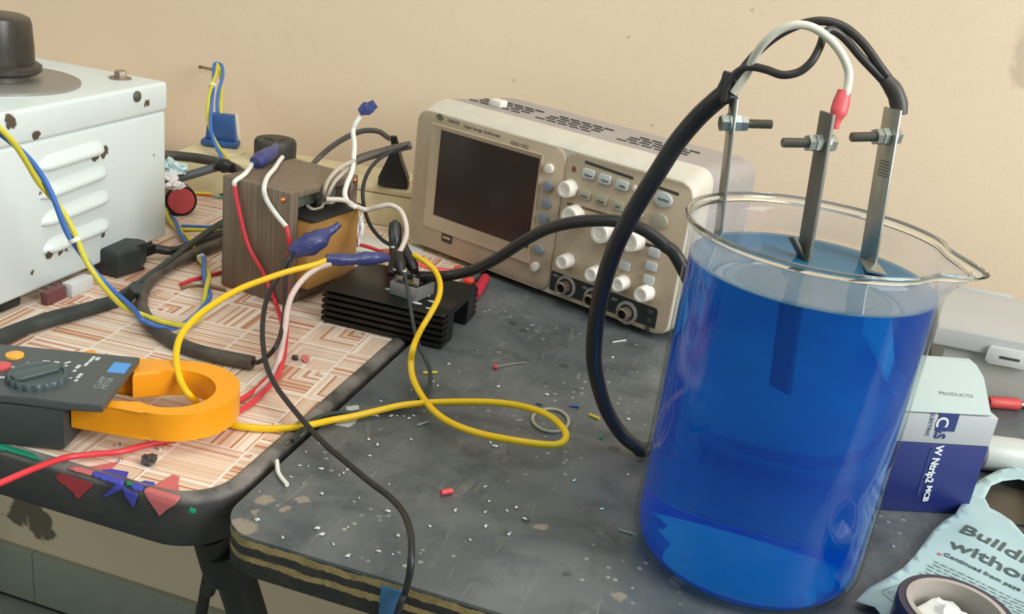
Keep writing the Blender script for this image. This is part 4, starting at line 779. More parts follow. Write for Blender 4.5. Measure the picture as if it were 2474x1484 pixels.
def knob(u, v, r, h):
    x, z = sp(u, v, -0.0014-h*0.5); M = SM @ Matrix.Translation((x, -0.0012, z)) @ Matrix.Rotation(PI/2, 4, 'X')
    bm = nb(); lathe(bm, [(0, 0), (r*1.02, 0), (r, 0.001), (r*0.93, h*0.85), (r*0.85, h), (r*0.55, h*1.0), (r*0.5, h*0.96), (0, h*0.96)], 40, M, tooth=lambda i, k: 1-0.035*(i % 2) if 1 < k < 4 else 1); return obj('control_knob', bm, KNOB, os_)
for (u, v, r, h) in ((1370, 457, 0.0082, 0.011), (1382, 522, 0.0098, 0.012), (1455, 563, 0.0098, 0.012), (1527, 583, 0.0098, 0.012), (1364, 632, 0.0072, 0.012), (1434, 662, 0.0072, 0.012), (1498, 686, 0.0072, 0.012), (1555, 710, 0.0076, 0.013)): knob(u, v, r, h)
for (u, v) in ((1424, 420), (1463, 433), (1505, 447)): ssolid('r', u, v, 0.0064, 0.0044, 0.0026, PALEB, 'function_key', -0.0012)
for (u, v) in ((1414, 470), (1454, 483), (1494, 497)): ssolid('r', u, v, 0.0064, 0.0042, 0.0024, DIMB, 'function_key', -0.0012)
ssolid('c', 1605, 482, 0.0088, 0.0068, 0.003, PALEB, 'run_key', -0.0012); ssolid('c', 1594, 533, 0.0086, 0.0070, 0.003, DIMB, 'trigger_key', -0.0012)
for (u, v) in ((1582, 610), (1575, 643), (1569, 676), (1511, 642)): ssolid('r', u, v, 0.0056, 0.0042, 0.0022, PALEB, 'trigger_key', -0.0012)
ssolid('c', 1548, 517, 0.003, 0.0036, 0.003, KNOB, 'small_key', -0.0012); ssolid('c', 1535, 455, 0.0022, 0.003, 0.002, KNOB, 'small_key', -0.0012)
ssolid('c', 1387, 408, 0.002, 0.0026, 0.0008, pm('dull_red_lamp', (120, 78, 66), 0.5), 'indicator_lamp', -0.0012)
def strip(u0, v0, u1, v1, h, m, name, y=-0.0013):
    a, b = sp(u0, v0, y), sp(u1, v1, y); d = Vector((b[0]-a[0], b[1]-a[1])).normalized(); n_ = Vector((-d.y, d.x))*h/2
    return sprism([(a[0]-n_.x, a[1]-n_.y), (b[0]-n_.x, b[1]-n_.y), (b[0]+n_.x, b[1]+n_.y), (a[0]+n_.x, a[1]+n_.y)], y-0.00025, y, m, name, os_)
strip(1414, 391, 1530, 431, 0.0024, INK, 'printed_bar'); strip(1586, 451, 1640, 470, 0.0024, INK, 'printed_bar'); strip(1370, 491, 1475, 521, 0.002, pm('brown_print', (104, 74, 54), 0.6), 'printed_bar'); strip(1560, 590, 1610, 606, 0.003, INK, 'printed_bar')
# black connector strip and sockets
bx = [sp(1318, 640, -0.0013), sp(1602, 757, -0.0013), sp(1592, 812, -0.0013), sp(1312, 704, -0.0013)]
zb1 = sp(1330, 652, -0.0013)[1]; zb0 = SZ0+0.005
sprism([(xL+0.0016, zb0), (SW-0.012, zb0), (SW-0.012, zb1-0.003), (SW-0.014, zb1), (xL+0.0016, zb1)], -0.0016, -0.0012, pm('black_panel_print', (40, 40, 40), 0.5), 'connector_strip', os_)
def bnc(u, v):
    x, z = sp(u, v, -0.004); M = SM @ Matrix.Translation((x, -0.0014, z)) @ Matrix.Rotation(PI/2, 4, 'X')
    bm = nb(); lathe(bm, [(0.0078, 0), (0.0108, 0), (0.0108, 0.0012), (0.0078, 0.0012)], 32, M, closed=True); s_ = obj('socket_ring', bm, GREYP, os_)
    bm = nb(); lathe(bm, [(0.0042, 0.0), (0.0060, 0), (0.0060, 0.010), (0.0052, 0.0105), (0.0042, 0.010)], 28, M, closed=True)
    for sgn in (1, -1): lathe(bm, [(0, 0.0055), (0.0014, 0.0055), (0.0014, 0.0072), (0, 0.0072)], 10, M @ Matrix.Translation((sgn*0.0055, 0, 0.0065)) @ Matrix.Rotation(sgn*PI/2, 4, 'Y') @ Matrix.Translation((0, 0, -0.0055)))
    obj('coaxial_socket', bm, pm('dull_nickel', (150, 132, 116), 0.35, 0.7), s_)
    bm = nb(); lathe(bm, [(0, 0.0003), (0.0041, 0.0003), (0.0041, 0.003), (0.0011, 0.003), (0.0011, 0.007), (0, 0.007)], 20, M); obj('socket_centre', bm, BLKP, s_)
for q in ((1364, 694), (1431, 724), (1511, 757)): bnc(*q)
x, z = sp(1570, 775, -0.0016); bm = nb()
for dz_ in (-0.008, 0.0, 0.008): box(bm, (x-0.003, -0.0032, z+dz_-0.0022), (x+0.0015, -0.0015, z+dz_+0.0022), 0.0005, SM)
obj('probe_terminal', bm, pm('dark_grey_metal', (84, 84, 80), 0.4, 0.6), os_)
x, z = sp(1080, 577, -0.0022); bm = nb(); box(bm, (x-0.0068, -0.003, z-0.0042), (x+0.0068, -0.0021, z+0.0042), 0.0004, SM); us = obj('usb_port', bm, pm('dark_port', (58, 48, 40), 0.5), os_)
bm = nb(); box(bm, (x-0.0048, -0.0034, z-0.0004), (x+0.0048, -0.0029, z+0.0022), 0.0002, SM); obj('port_tongue', bm, PANEL, us)
for (x0, x1) in ((0.02, 0.05), (0.245, 0.285)):
    bm = nb(); box(bm, (x0, 0.012, 0), (x1, 0.04, SZ0+0.001), 0.0015, SM); obj('foot', bm, PANEL, os_)
for x0 in (0.02, 0.245):
    bm = nb(); box(bm, (x0, 0.105, 0), (x0+0.03, 0.125, SZ0+0.002), 0.0015, SM); obj('foot', bm, BLKP, os_)
# lettering
def stext(s_, u, v, size, m=INK, sx=1.0, y=-0.0022, name='lettering'):
    x, z = sp(u, v, y); return text(name, s_, size, SM @ Matrix.Translation((x, y-0.00005, z)) @ Matrix.Rotation(PI/2, 4, 'X'), m, os_, 0.00012, sx=sx)
x, z = sp(1063, 283, -0.0022); sprism([(x-0.005, z+0.0005), (x-0.002, z+0.003), (x+0.002, z+0.003), (x+0.005, z-0.0005), (x+0.002, z-0.003), (x-0.002, z-0.003)], -0.0025, -0.0022, pm('green_emblem', (96, 104, 74), 0.5), 'emblem', os_)
stext('GWINSTEK', 1081, 294, 0.0042, sx=0.75); stext('Digital Storage Oscilloscope', 1120, 307, 0.0042, sx=0.95); stext('GDS-1022', 1233, 348, 0.0046, sx=1.1)
for t_, u, v in (('Measure', 1412, 421), ('Cursor', 1453, 434), ('Utility', 1496, 448), ('Acquire', 1402, 471), ('Display', 1442, 484), ('Help', 1486, 497)):
    stext(t_, u, v+3, 0.0028, sx=0.9, y=-0.0040)
stext('Run/Stop', 1590, 482, 0.0028, y=-0.0044)
for t_, u, v in (('CH1', 1336, 660), ('CH2', 1406, 690), ('EXT', 1478, 718)): stext(t_, u, v+6, 0.0034, MARK, y=-0.0018)

# ------------------------------------------------------------------ beaker, solution, electrodes
BC = Vector((0.0236, 0.5368, 0)); BH = 0.2018; LZ = 0.1809
ba = math.atan2(*(lambda q: (q.y-BC.y, q.x-BC.x))(pz(2345, 672, 0.198)))
GLASS = m_thin_glass()
outp = [(0.052, 0.0004), (0.0575, 0.0010), (0.0620, 0.0034), (0.0652, 0.0075), (0.0668, 0.013), (0.0670, 0.02), (0.0670, 0.10), (0.0670, 0.186), (0.0674, 0.193), (0.0687, 0.1984)]
inp = [(0.0673, 0.1984), (0.0655, 0.194), (0.0648, 0.186), (0.0648, 0.10), (0.0648, 0.02), (0.0643, 0.013), (0.0626, 0.008), (0.0592, 0.0048), (0.055, 0.0034)]
def vessel(prof, n, spout, capA=True):
    bm = nb(); rings = []
    for r, z in prof:
        ring = []
        for i in range(n):
            t = 2*PI*i/n; rr_ = r
            if spout:
                dA = (t-ba+PI) % (2*PI)-PI; k = max(0, (z-0.183)/0.02)**1.6; g = math.exp(-(dA/0.20)**2)
                rr_ = r+0.0135*k*g-0.0025*k*math.exp(-((abs(dA)-0.42)/0.16)**2)
                zz = z-0.0020*k*g
            else: zz = z
            ring.append(bm.verts.new((BC.x+rr_*math.cos(t), BC.y+rr_*math.sin(t), zz)))
        rings.append(ring)
    for a, b in zip(rings[:-1], rings[1:]):
        for i in range(n): bm.faces.new((a[i], a[(i+1) % n], b[(i+1) % n], b[i]))
    bm.faces.new(rings[0][::-1]); bm.faces.new(rings[-1])
    return bm
bk_ = tag(obj('beaker', vessel(outp+inp, 128, True), GLASS, origin=BC, sharp=0), 'tall clear glass beaker with a pouring lip standing on the dark worktop', 'beaker')
LIP = [(0.0688, 0.1985), (0.0704, 0.2008), (0.0711, 0.2022), (0.0706, 0.2034), (0.0692, 0.2030), (0.0680, 0.2012), (0.0674, 0.1985)]
def ring_vessel(prof, n):
    bm = vessel(prof, n, True); bmesh.ops.delete(bm, geom=[f for f in bm.faces if len(f.verts) > 4], context='FACES_ONLY'); bm.verts.ensure_lookup_table()
    k = len(prof)-1
    for i in range(n): j = (i+1) % n; bm.faces.new((bm.verts[k*n+i], bm.verts[k*n+j], bm.verts[j], bm.verts[i]))
    return bm
RIMG, _, _ = m_glass('thick_rim_glass', 1.45, (0.975, 0.99, 0.985, 1))
bk_['_o'] = tuple(BC); obj('rim', ring_vessel(LIP, 128), RIMG, bk_, sharp=0)
lp = [(0.0545, 0.0037), (0.0589, 0.0052), (0.0623, 0.0083), (0.0640, 0.0132), (0.0646, 0.02), (0.0646, 0.10), (0.0646, LZ-0.0002), (0.0642, LZ), (0.060, LZ-0.0006), (0.03, LZ-0.0008)]
ls_ = tag(obj('blue_solution', vessel(lp, 128, False), m_liquid(), origin=BC, sharp=60), 'deep blue solution filling most of the glass beaker', 'liquid')

fm, ft, fo_ = m_glass('solution_surface_sheen', 1.5, (1, 1, 1, 1)); fg = fo_.inputs[0].links[0].from_node; fd = ft.nodes.new('ShaderNodeBsdfDiffuse'); fd.inputs[0].default_value = lin((70, 158, 186)); fx2 = ft.nodes.new('ShaderNodeMixShader'); fx2.inputs[0].default_value = 0.3  # pale teal on the liquid's top faces paints in the wall's reflection
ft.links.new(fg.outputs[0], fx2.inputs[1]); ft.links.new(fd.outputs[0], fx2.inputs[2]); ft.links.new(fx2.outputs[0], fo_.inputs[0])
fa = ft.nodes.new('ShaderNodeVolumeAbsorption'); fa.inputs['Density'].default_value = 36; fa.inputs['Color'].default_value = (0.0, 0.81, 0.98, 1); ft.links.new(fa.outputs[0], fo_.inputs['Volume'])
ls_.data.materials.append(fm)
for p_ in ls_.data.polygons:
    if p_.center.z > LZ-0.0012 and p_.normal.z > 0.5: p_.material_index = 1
VH = Vector((FW.x, FW.y, 0)).normalized(); RH = Vector((RT.x, RT.y, 0)).normalized()
def electrode(base_px, top_px, wid, th, ang, m, label, bolt_px, head_right, zbot=0.11, tip_px=None):
    b = pz(*base_px, LZ); t = upfrom(*top_px, b); ax = (t-b).normalized(); bot = b-ax*((LZ-zbot)/ax.z)
    wd = (VH*math.cos(ang)+RH*math.sin(ang)); wd = (wd-ax*wd.dot(ax)).normalized(); nn = ax.cross(wd).normalized()
    if nn.dot(RH) < 0: nn = -nn
    e = thing('electrode', label, 'electrode', bot)
    L = (t-bot).length; M = basis(bot, nn, wd, ax)
    bm = nb(); box(bm, (-th/2, -wid/2, 0), (th/2, wid/2, L), 0.0004, M); obj('strip', bm, m, e)
    c = upfrom(*bolt_px, b); c = b+ax*((c-b).dot(ax)); s_ = 1 if head_right else -1; n2 = nn*s_
    bd = (n2+VH*0.0).normalized()
    bm = nb(); prof = [(0, -0.0235)]
    for k in range(36): z = -0.0235+0.00069*k; prof += [(0.0023, z), (0.0026, z+0.0003)]
    prof += [(0.0024, th), (0, th)]; lathe(bm, prof, 14, basis(c, *frame_axes(bd))); bo = obj('bolt', bm, pm('threaded_steel', (132, 126, 116), 0.4, 0.75), e)
    bm = nb(); hexbolt(bm, c+bd*(th/2+0.0012), bd, 0.0048, 0.0045); obj('bolt_head', bm, STEEL, bo)
    bm = nb(); lathe(bm, [(0.0026, 0), (0.0058, 0), (0.0058, 0.001), (0.0026, 0.001)], 22, basis(c+bd*(th/2+0.0001), *frame_axes(bd)), closed=True); obj('washer', bm, ZINC, bo)
    bm = nb(); lathe(bm, [(0.0026, 0), (0.0048, 0), (0.0048, 0.004), (0.0026, 0.004)], 6, basis(c-bd*(th/2+0.0043), *frame_axes(bd)), closed=True); obj('nut', bm, ZINC, bo)
    if not (tip_px and len(tip_px) > 2):
        bm = nb(); lathe(bm, [(0.0026, 0), (0.0045, 0), (0.0045, 0.0036), (0.0026, 0.0036)], 6, basis(c-bd*(th/2+0.0082), *frame_axes(bd)), closed=True); obj('nut', bm, STEEL, bo)
    return e, b, t, ax, wd, nn
e1 = electrode((1736, 556), (1774, 236), 0.012, 0.0016, math.radians(-8), STEEL, 'slim steel electrode strip nearest the oscilloscope with its bolt pointing to the centre', (1768, 298), False)
e2 = electrode((1942, 622), (2000, 272), 0.013, 0.0022, math.radians(-16), DKSTEEL, 'dark steel electrode strip in the middle topped by a red sleeve', (1990, 346), True)
e3 = electrode((2098, 628), (2158, 262), 0.014, 0.0016, math.radians(-20), STEEL, 'bright steel electrode strip nearest the pouring lip with graduated scratches', (2152, 330), True)
for (e, b, u, v, w_) in ((e2, None, 1913, 572, 0.008), (e3, None, 2118, 660, 0.010)):     # the bent tabs at the liquid surface
    P0 = e[1]-e[3]*0.001; q = px(u, v, dep(P0)-0.002) if e is e2 else pz(u, v, LZ+0.0015); q2 = P0+(q-P0)
    wd = e[4]; ax = (q2-P0).normalized(); nn = ax.cross(wd).normalized(); wd2 = nn.cross(ax)
    bm = nb(); box(bm, (-0.0009, -w_/2, 0), (0.0009, w_/2, (q2-P0).length), 0.0003, basis(P0, nn, wd2, ax)); obj('bent_tab', bm, DKSTEEL if e is e2 else STEEL, e[0])
bm = nb()                                                    # paint marks on the bright strip
for k in range(6):
    z = (upfrom(2130, 425, e3[1])-e3[1]).length+0.0016*k; box(bm, (-0.00095, -0.0055, 0), (0.00095, 0.003, 0.0006), 0, basis(e3[1]+e3[3]*(z), e3[5], e3[4], e3[3]))
obj('scale_marks', bm, DKSTEEL, e3[0])
lw = thing('electrode_jumper', 'black jumper wires looped over the beaker between the outer two electrodes', 'wire', px(1760, 215, 0.565))
BJ = pm('black_jumper_insulation', (52, 48, 46), 0.4, var=0.15)
wire('upper_wire', [(1754, 235, 0.566), (1762, 208, 0.566), (1790, 172, 0.56), (1830, 126, 0.555), (1880, 85, 0.55), (1935, 59, 0.545), (1990, 51, 0.54), (2040, 66, 0.54), (2085, 105, 0.540), (2125, 160, 0.540), (2155, 202, 0.541), (2170, 235, 0.5415), (2172, 262, 0.542)], 0.0024, BJ, parent=lw)
wire('lower_wire', [(1750, 245, 0.563), (1760, 200, 0.56), (1785, 172, 0.556), (1815, 162, 0.55), (1850, 168, 0.545), (1890, 181, 0.54), (1930, 174, 0.538), (1960, 150, 0.536), (1980, 115, 0.536), (1992, 82, 0.537), (2010, 72, 0.538), (2040, 92, 0.54), (2080, 138, 0.540), (2115, 175, 0.541), (2150, 212, 0.5415)], 0.0022, BJ, parent=lw)
obj('tape_wrap', tube(nb(), wire_pts([(1768, 176, 0.562), (1760, 200, 0.564), (1757, 225, 0.565), (1762, 250, 0.566)], 4), [0.004, 0.0052, 0.0056, 0.005], 12, None, 0.2), BLKP, lw)
obj('heat_shrink', tube(nb(), wire_pts([(2138, 190, 0.5405), (2158, 215, 0.541), (2170, 245, 0.5415), (2174, 278, 0.542)], 4), [0.0036, 0.0044, 0.0048, 0.0040], 12, None, 0.1), pm('grey_black_shrink', (66, 62, 58), 0.45), lw)
for (u, v, d_, r_) in ((1781, 236, 0.564, 0.0013), (1764, 229, 0.562, 0.0009), (2172, 298, 0.540, 0.0012)):
    bm = nb(); bmesh.ops.create_icosphere(bm, subdivisions=2, radius=r_, matrix=Matrix.Translation(px(u, v, d_))); obj('solder_blob', bm, SOLDER, lw)
ww = thing('white_jumper', 'white jumper wire arching to the middle electrode and ending in a red sleeve', 'wire', px(1930, 62, 0.552))
wire('wire', [(1772, 226, 0.560), (1790, 200, 0.557), (1806, 176, 0.554), (1822, 138, 0.546), (1848, 102, 0.538), (1885, 72, 0.533), (1925, 60, 0.530), (1965, 67, 0.529), (2005, 95, 0.530), (2034, 132, 0.530), (2050, 172, 0.531), (2049, 205, 0.531), (2040, 240, 0.531)], 0.0023, pm('clean_white_insulation', (222, 216, 198), 0.35), parent=ww)
obj('sleeve', tube(nb(), wire_pts([(2040, 220, 0.531), (2033, 245, 0.531), (2026, 270, 0.531), (2020, 290, 0.5315), (2017, 312, 0.532)], 4), [0.0036, 0.0046, 0.0048, 0.0030, 0.0020], 12, (FW, 0.6), 0.06), pm('coral_red_sleeve', (216, 82, 84), 0.42), ww)

# ------------------------------------------------------------------ right-hand side: carton, case, bottle, paper, tape roll
b0 = pz(2335, 1245, 0); KM = frame(b0, math.radians(22.8)); ct = thing('breaker_carton', 'white and navy circuit breaker carton standing behind the beaker with an open top flap', 'carton', KM @ Vector((-0.045, 0.03, 0)))
KN_ = KM.to_3x3() @ Vector((0, -1, 0)); KI = KM.inverted()
def kp(u, v, y=0.0): q = KI @ pplane(u, v, KM @ Vector((0, y, 0)), KN_); return q.x, q.z
kt = kp(2390, 1010)[1]; kw = kp(2365, 1080)[1]
NAVY = pm('navy_card', (28, 40, 104), 0.45, var=0.15, scale=20); WCARD = pm('white_card', (176, 178, 178), 0.6, var=0.04)
KX = KM @ Matrix.Rotation(PI/2, 4, 'X')
bm = nb(); box(bm, (-0.098, 0.0004, 0.0002), (0, 0.060, kw), 0.0008, KM); obj('navy_lower_panel', bm, NAVY, ct)
bm = nb(); box(bm, (-0.098, 0.0003, kw+0.0002), (0.0003, 0.060, kt), 0.0008, KM); obj('white_upper_panel', bm, WCARD, ct)
FT = math.atan2(0.018, 0.055); FM = KM @ Matrix.Translation((0, 0, kt+0.0006)) @ Matrix.Rotation(FT, 4, 'X'); FI = FM.inverted()
fp = lambda u, v: (FI @ pplane(u, v, FM @ Vector((0, 0, 0)), FM.to_3x3() @ Vector((0, 0, 1)))).xy
fl = [tuple(fp(u, v)) for u, v in ((2394, 1006), (2376, 915), (2358, 884), (2340, 869))]
bm = nb(); prism(bm, [(-0.099, -0.0006)]+fl+[(-0.085, fl[-1][1]), (-0.099, fl[-1][1]-0.012)], 0, 0.0010, 0.0003, FM); obj('top_flap', bm, pm('pale_grey_green_card', (168, 182, 178), 0.6, var=0.04), ct)
def ktext(s_, u, v, size, m, bold=0.0, sx=1.0):
    x, z = kp(u, v); return text('lettering', s_, size, KM @ Matrix.Translation((x, -0.0002, z)) @ Matrix.Rotation(PI/2, 4, 'X') @ Matrix.Rotation(-PI/2, 4, 'Z'), m, ct, 0.0001, sx=sx, bold=bold)
lx0, lz1 = kp(2272, 998); lx1, lz0 = kp(2302, 1043)
bm = nb(); box(bm, (lx0, -0.0002, lz0), (lx1+0.001, 0.0006, lz1), 0, KM); lg = lab(obj('emblem', bm, pm('navy_print', (46, 58, 112), 0.5), ct), 'navy square emblem')
ktext('C', 2268, 1006, 0.0115, pm('white_print', (226, 230, 228), 0.5), 0.0002); ktext('&S', 2266, 1028, 0.0105, pm('navy_print', (46, 58, 112), 0.5), 0.0002, 0.85); ktext('ELECTRIC', 2253, 996, 0.0032, pm('navy_print', (46, 58, 112), 0.5), 0, 1.25)
ktext('W Ntrip2', 2263, 1076, 0.0073, pm('white_print', (226, 230, 228), 0.5), 0.00025, 0.95); ktext('MCB', 2240, 1173, 0.0054, pm('white_print', (226, 230, 228), 0.5), 0.0002, 1.1); ktext('Miniature circuit breaker', 2250, 1080, 0.0036, pm('faint_blue_print', (70, 84, 140), 0.5))
q = fp(2268, 956); text('lettering', 'PRODUCTS', 0.0042, FM @ Matrix.Translation((q.x, q.y, 0.0011)) @ Matrix.Rotation(-0.05, 4, 'Z'), pm('grey_print', (120, 132, 128), 0.6), ct, sx=1.1)
# storage case
zc = 0.060; f0 = pz(2266, 786, zc); f1 = pz(2474, 826, zc); cy = math.atan2(f1.y-f0.y, f1.x-f0.x); EM = frame((f0.x, f0.y, 0), cy)
sc_ = thing('storage_case', 'translucent white plastic storage case with a snap latch behind the carton', 'case', EM @ Vector((0.13, 0.07, 0)))
def m_trans(name, rgb, tr_, rough):
    s = NT(name); s.base(s.mix(s.noise(20, 3), lin(rgb), lin(tuple(min(255, c+8) for c in rgb)))); s.set(Roughness=rough, IOR=1.3); s.b.inputs['Transmission Weight'].default_value = tr_; return s.m
CLID = m_trans('frosted_white_plastic', (192, 191, 187), 0.25, 0.45); CBIN = m_trans('hazy_clear_plastic', (208, 212, 208), 0.6, 0.35)
bl = EM.inverted() @ pz(2292, 693, zc); cd_ = 0.125; cx0 = -0.002
bm = nb(); prism(bm, [(0, 0), (0.27, 0), (0.27+bl.x*0.5, cd_), (bl.x*0.6, cd_)], zc-0.018, zc, 0.0025, EM, 3); obj('lid', bm, CLID, sc_)
bm = nb(); prism(bm, [(0.012, 0.005), (0.262, 0.005), (0.262, cd_-0.004), (0.012+bl.x*0.5, cd_-0.004)], 0.0005, zc-0.0182, 0.002, EM); obj('bin', bm, CBIN, sc_)
lq = EM.inverted() @ pplane(2425, 862, EM @ Vector((0, -0.001, 0)), EM.to_3x3() @ Vector((0, -1, 0)))
bm = nb(); prism(bm, rrect(lq.x-0.014, lq.z-0.007, lq.x+0.026, lq.z+0.008, 0.003), 0.0003, 0.004, 0.0008, EM @ Matrix.Rotation(PI/2, 4, 'X')); la = obj('latch', bm, pm('white_latch_plastic', (200, 198, 193), 0.45), sc_)
bm = nb(); box(bm, (lq.x-0.004, -0.0046, lq.z-0.001), (lq.x+0.012, -0.0039, lq.z+0.0012), 0.0003, EM); obj('latch_slot', bm, INK, la)
for x0 in (0.035, 0.2):
    bm = nb(); box(bm, (x0, cd_-0.004, zc-0.012), (x0+0.05, cd_+0.004, zc+0.002), 0.002, EM); obj('hinge', bm, CLID, sc_)
crumple('dark_component', 2368, 850, 0.0, 0.008, 0.006, 0.009, pm('grey_metal_bits', (96, 92, 88), 0.4, 0.4), 'dark metal component visible beside the latch of the storage case', 'component', 3.3).location = EM @ Vector((lq.x-0.028, -0.008, 0.009))
# screwdriver with red handle
hp = [pz(2388, 972, 0.005), pz(2462, 977, 0.005)]
sd_ = thing('screwdriver', 'small tool with a red handle lying behind the carton', 'screwdriver', hp[0].lerp(hp[1], 0.5))
dd = (hp[1]-hp[0]).normalized()
obj('handle', tube(nb(), [hp[0], hp[0]+dd*0.002, hp[1]-dd*0.002, hp[1]], [0.0042, 0.0052, 0.0052, 0.0052, 0.0044], 14), pm('matt_red_plastic', (196, 70, 66), 0.5), sd_)
obj('blade', tube(nb(), [hp[1]-dd*0.001, hp[1]+dd*0.015, hp[1]+dd*0.04], 0.0024, 10), STEEL, sd_)
# white bottle lying down
q0, q1 = pz(2372, 1092, 0.013), pz(2466, 1104, 0.013); dd = (q1-q0).normalized(); bt = thing('plastic_bottle', 'white plastic bottle lying on its side behind the carton', 'bottle', q0)
bm = nb(); lathe(bm, [(0, -0.004), (0.010, -0.004), (0.0128, -0.001), (0.0132, 0.004), (0.0132, 0.028), (0.0118, 0.031), (0, 0.031)], 32, basis(q0, *frame_axes(dd))); obj('body', bm, pm('white_bottle_plastic', (178, 182, 176), 0.4), bt)
bm = nb(); lathe(bm, [(0, 0.0311), (0.0105, 0.0311), (0.0105, 0.045), (0.009, 0.046), (0, 0.046)], 24, basis(q0, *frame_axes(dd))); obj('cap', bm, BLKP, bt)
tri = [pz(2378, 1016, 0.03), pz(2400, 1050, 0.028), pz(2384, 1056, 0.02)]
wire('red_wire', [(2352, 1122, 0.002), (2385, 1127, 0.002), (2425, 1125, 0.002), (2474, 1112, 0.002)], 0.0011, RED, 'thin red wire lying in front of the white bottle')
# newspaper
def paper_z(x, y):
    q = Vector((x, y, 0)); s_ = (x-0.09)*6
    return 0.0035+0.006*(0.5+0.5*noise.noise(q*28))+0.010*max(0, min(1, (y-0.60)*9))*(0.4+0.6*noise.noise(q*40+Vector((5, 0, 0)))**2)
P_up = [(2068, 1446), (2100, 1418), (2150, 1386), (2185, 1362), (2210, 1340), (2232, 1312), (2256, 1278), (2282, 1252), (2308, 1240), (2326, 1214), (2345, 1180), (2372, 1160), (2410, 1143), (2440, 1136), (2500, 1122), (2640, 1100), (2660, 1320), (2560, 1500), (2420, 1560), (2240, 1540), (2140, 1490), (2115, 1462)]
P_hole = [(2379, 1205), (2392, 1182), (2420, 1170), (2460, 1165), (2500, 1180), (2520, 1250), (2500, 1320), (2470, 1290), (2445, 1262), (2415, 1240), (2392, 1228)]
pl = lambda L: [tuple(pz(u, v, 0.008).xy) for u, v in L]
NEWS = pm('pale_newsprint', (160, 186, 188), 0.7, var=0.05, scale=30)
np_ = tag(obj('newspaper', sheet(pl(P_up), 0.006, lambda x, y: Vector((x, y, paper_z(x, y))), 0.0003, [pl(P_hole)]), NEWS, origin=(0.17, 0.6, 0), sharp=0), 'torn newspaper page with large black headline on the dark worktop beside the beaker', 'newspaper')
drape = lambda p: Vector((p.x, p.y, paper_z(p.x, p.y)+0.0004+p.z))
def ntext(s_, u0, v0, u1, v1, h, m, width=None, bold=0.0):
    a, b = pz(u0, v0, 0.010), pz(u1, v1, 0.010); an = math.atan2(b.y-a.y, b.x-a.x)
    o = text('headline' if h > 0.01 else 'print', s_, h, Matrix.Translation((a.x, a.y, 0)) @ Matrix.Rotation(an, 4, 'Z'), m, np_, 0.00008, fn=drape, bold=bold, sx=width or 1.0)
    return o
HEAD = pm('headline_ink', (70, 84, 84), 0.7)
ntext('Building', 2316, 1275, 2454, 1338, 0.0190, HEAD, 0.98, 0.0003); ntext('without', 2292, 1315, 2460, 1388, 0.0178, HEAD, 1.02, 0.0003); ntext('Continued from page 1', 2281, 1334, 2400, 1387, 0.0052, HEAD, 1.0, 0.0001)
a, b = pz(2270, 1328, 0.01), pz(2400, 1385, 0.01); tx = (b-a).normalized(); ty = Vector((-tx.y, tx.x, 0)); bm = nb()
p = [a, a+tx*0.0032-ty*0.0012, a-ty*0.0026]
vs = [bm.verts.new(drape(Vector((q.x, q.y, 0.0002)))) for q in p]; bm.faces.new(vs); obj('red_pointer', bm, pm('red_print', (196, 96, 100), 0.6), np_)
bm = nb(); random.seed(3)
st_ = pz(2262, 1345, 0.01)
for r_ in range(11):
    x = 0.001*math.sin(r_*2.1)-0.0016*r_*0.3
    while x < 0.056:
        wl_ = random.uniform(0.0018, 0.006)
        for t0 in np.arange(x, x+wl_, 0.002):
            t1 = min(t0+0.002, x+wl_)
            qs = [st_+tx*u_-ty*(r_*0.0034+w_) for u_, w_ in ((t0, 0), (t1, 0), (t1, 0.0012), (t0, 0.0012))]
            vs = [bm.verts.new(drape(Vector((q.x, q.y, 0.0002)))) for q in qs]; bm.faces.new(vs)
        x += wl_+0.0012
obj('body_print', bm, pm('faint_text_ink', (140, 162, 160), 0.7), np_)
bm = nb()
for (u0, v0, u1, v1, h_) in ((2130, 1428, 2218, 1382, 0.0007), (2132, 1432, 2168, 1462, 0.0007), (2218, 1382, 2300, 1420, 0.0007), (2225, 1392, 2296, 1424, 0.002)):
    a_, b_2 = pz(u0, v0, 0.008), pz(u1, v1, 0.008); d_ = (b_2-a_); n_ = Vector((-d_.y, d_.x, 0)).normalized()*h_; N = 10
    for i in range(N):
        qs = [a_+d_*(i/N), a_+d_*((i+1)/N), a_+d_*((i+1)/N)-n_, a_+d_*(i/N)-n_]; bm.faces.new([bm.verts.new(drape(Vector((q.x, q.y, 0.0002)))) for q in qs])
for r_ in range(14):
    a_ = pz(2142, 1430, 0.008); o1 = (pz(2214, 1388, 0.008)-a_); dn = (pz(2168, 1458, 0.008)-a_)/14
    for i in range(8):
        if random.random() < 0.75:
            s0 = a_+o1*(i/8)+dn*r_; s1 = a_+o1*((i+0.8)/8)+dn*r_; qs = [s0, s1, s1+dn*0.4, s0+dn*0.4]; bm.faces.new([bm.verts.new(drape(Vector((q.x, q.y, 0.0002)))) for q in qs])
obj('chart_print', bm, pm('chart_ink', (128, 146, 148), 0.7), np_)
a_ = [pz(2222, 1396, 0.008), pz(2280, 1424, 0.008), pz(2222, 1424, 0.008)]; bm = nb(); bm.faces.new([bm.verts.new(drape(Vector((q.x, q.y, 0.0003)))) for q in a_]); lab(obj('colour_panel', bm, pm('purple_print', (72, 72, 140), 0.6), np_), 'purple printed corner')
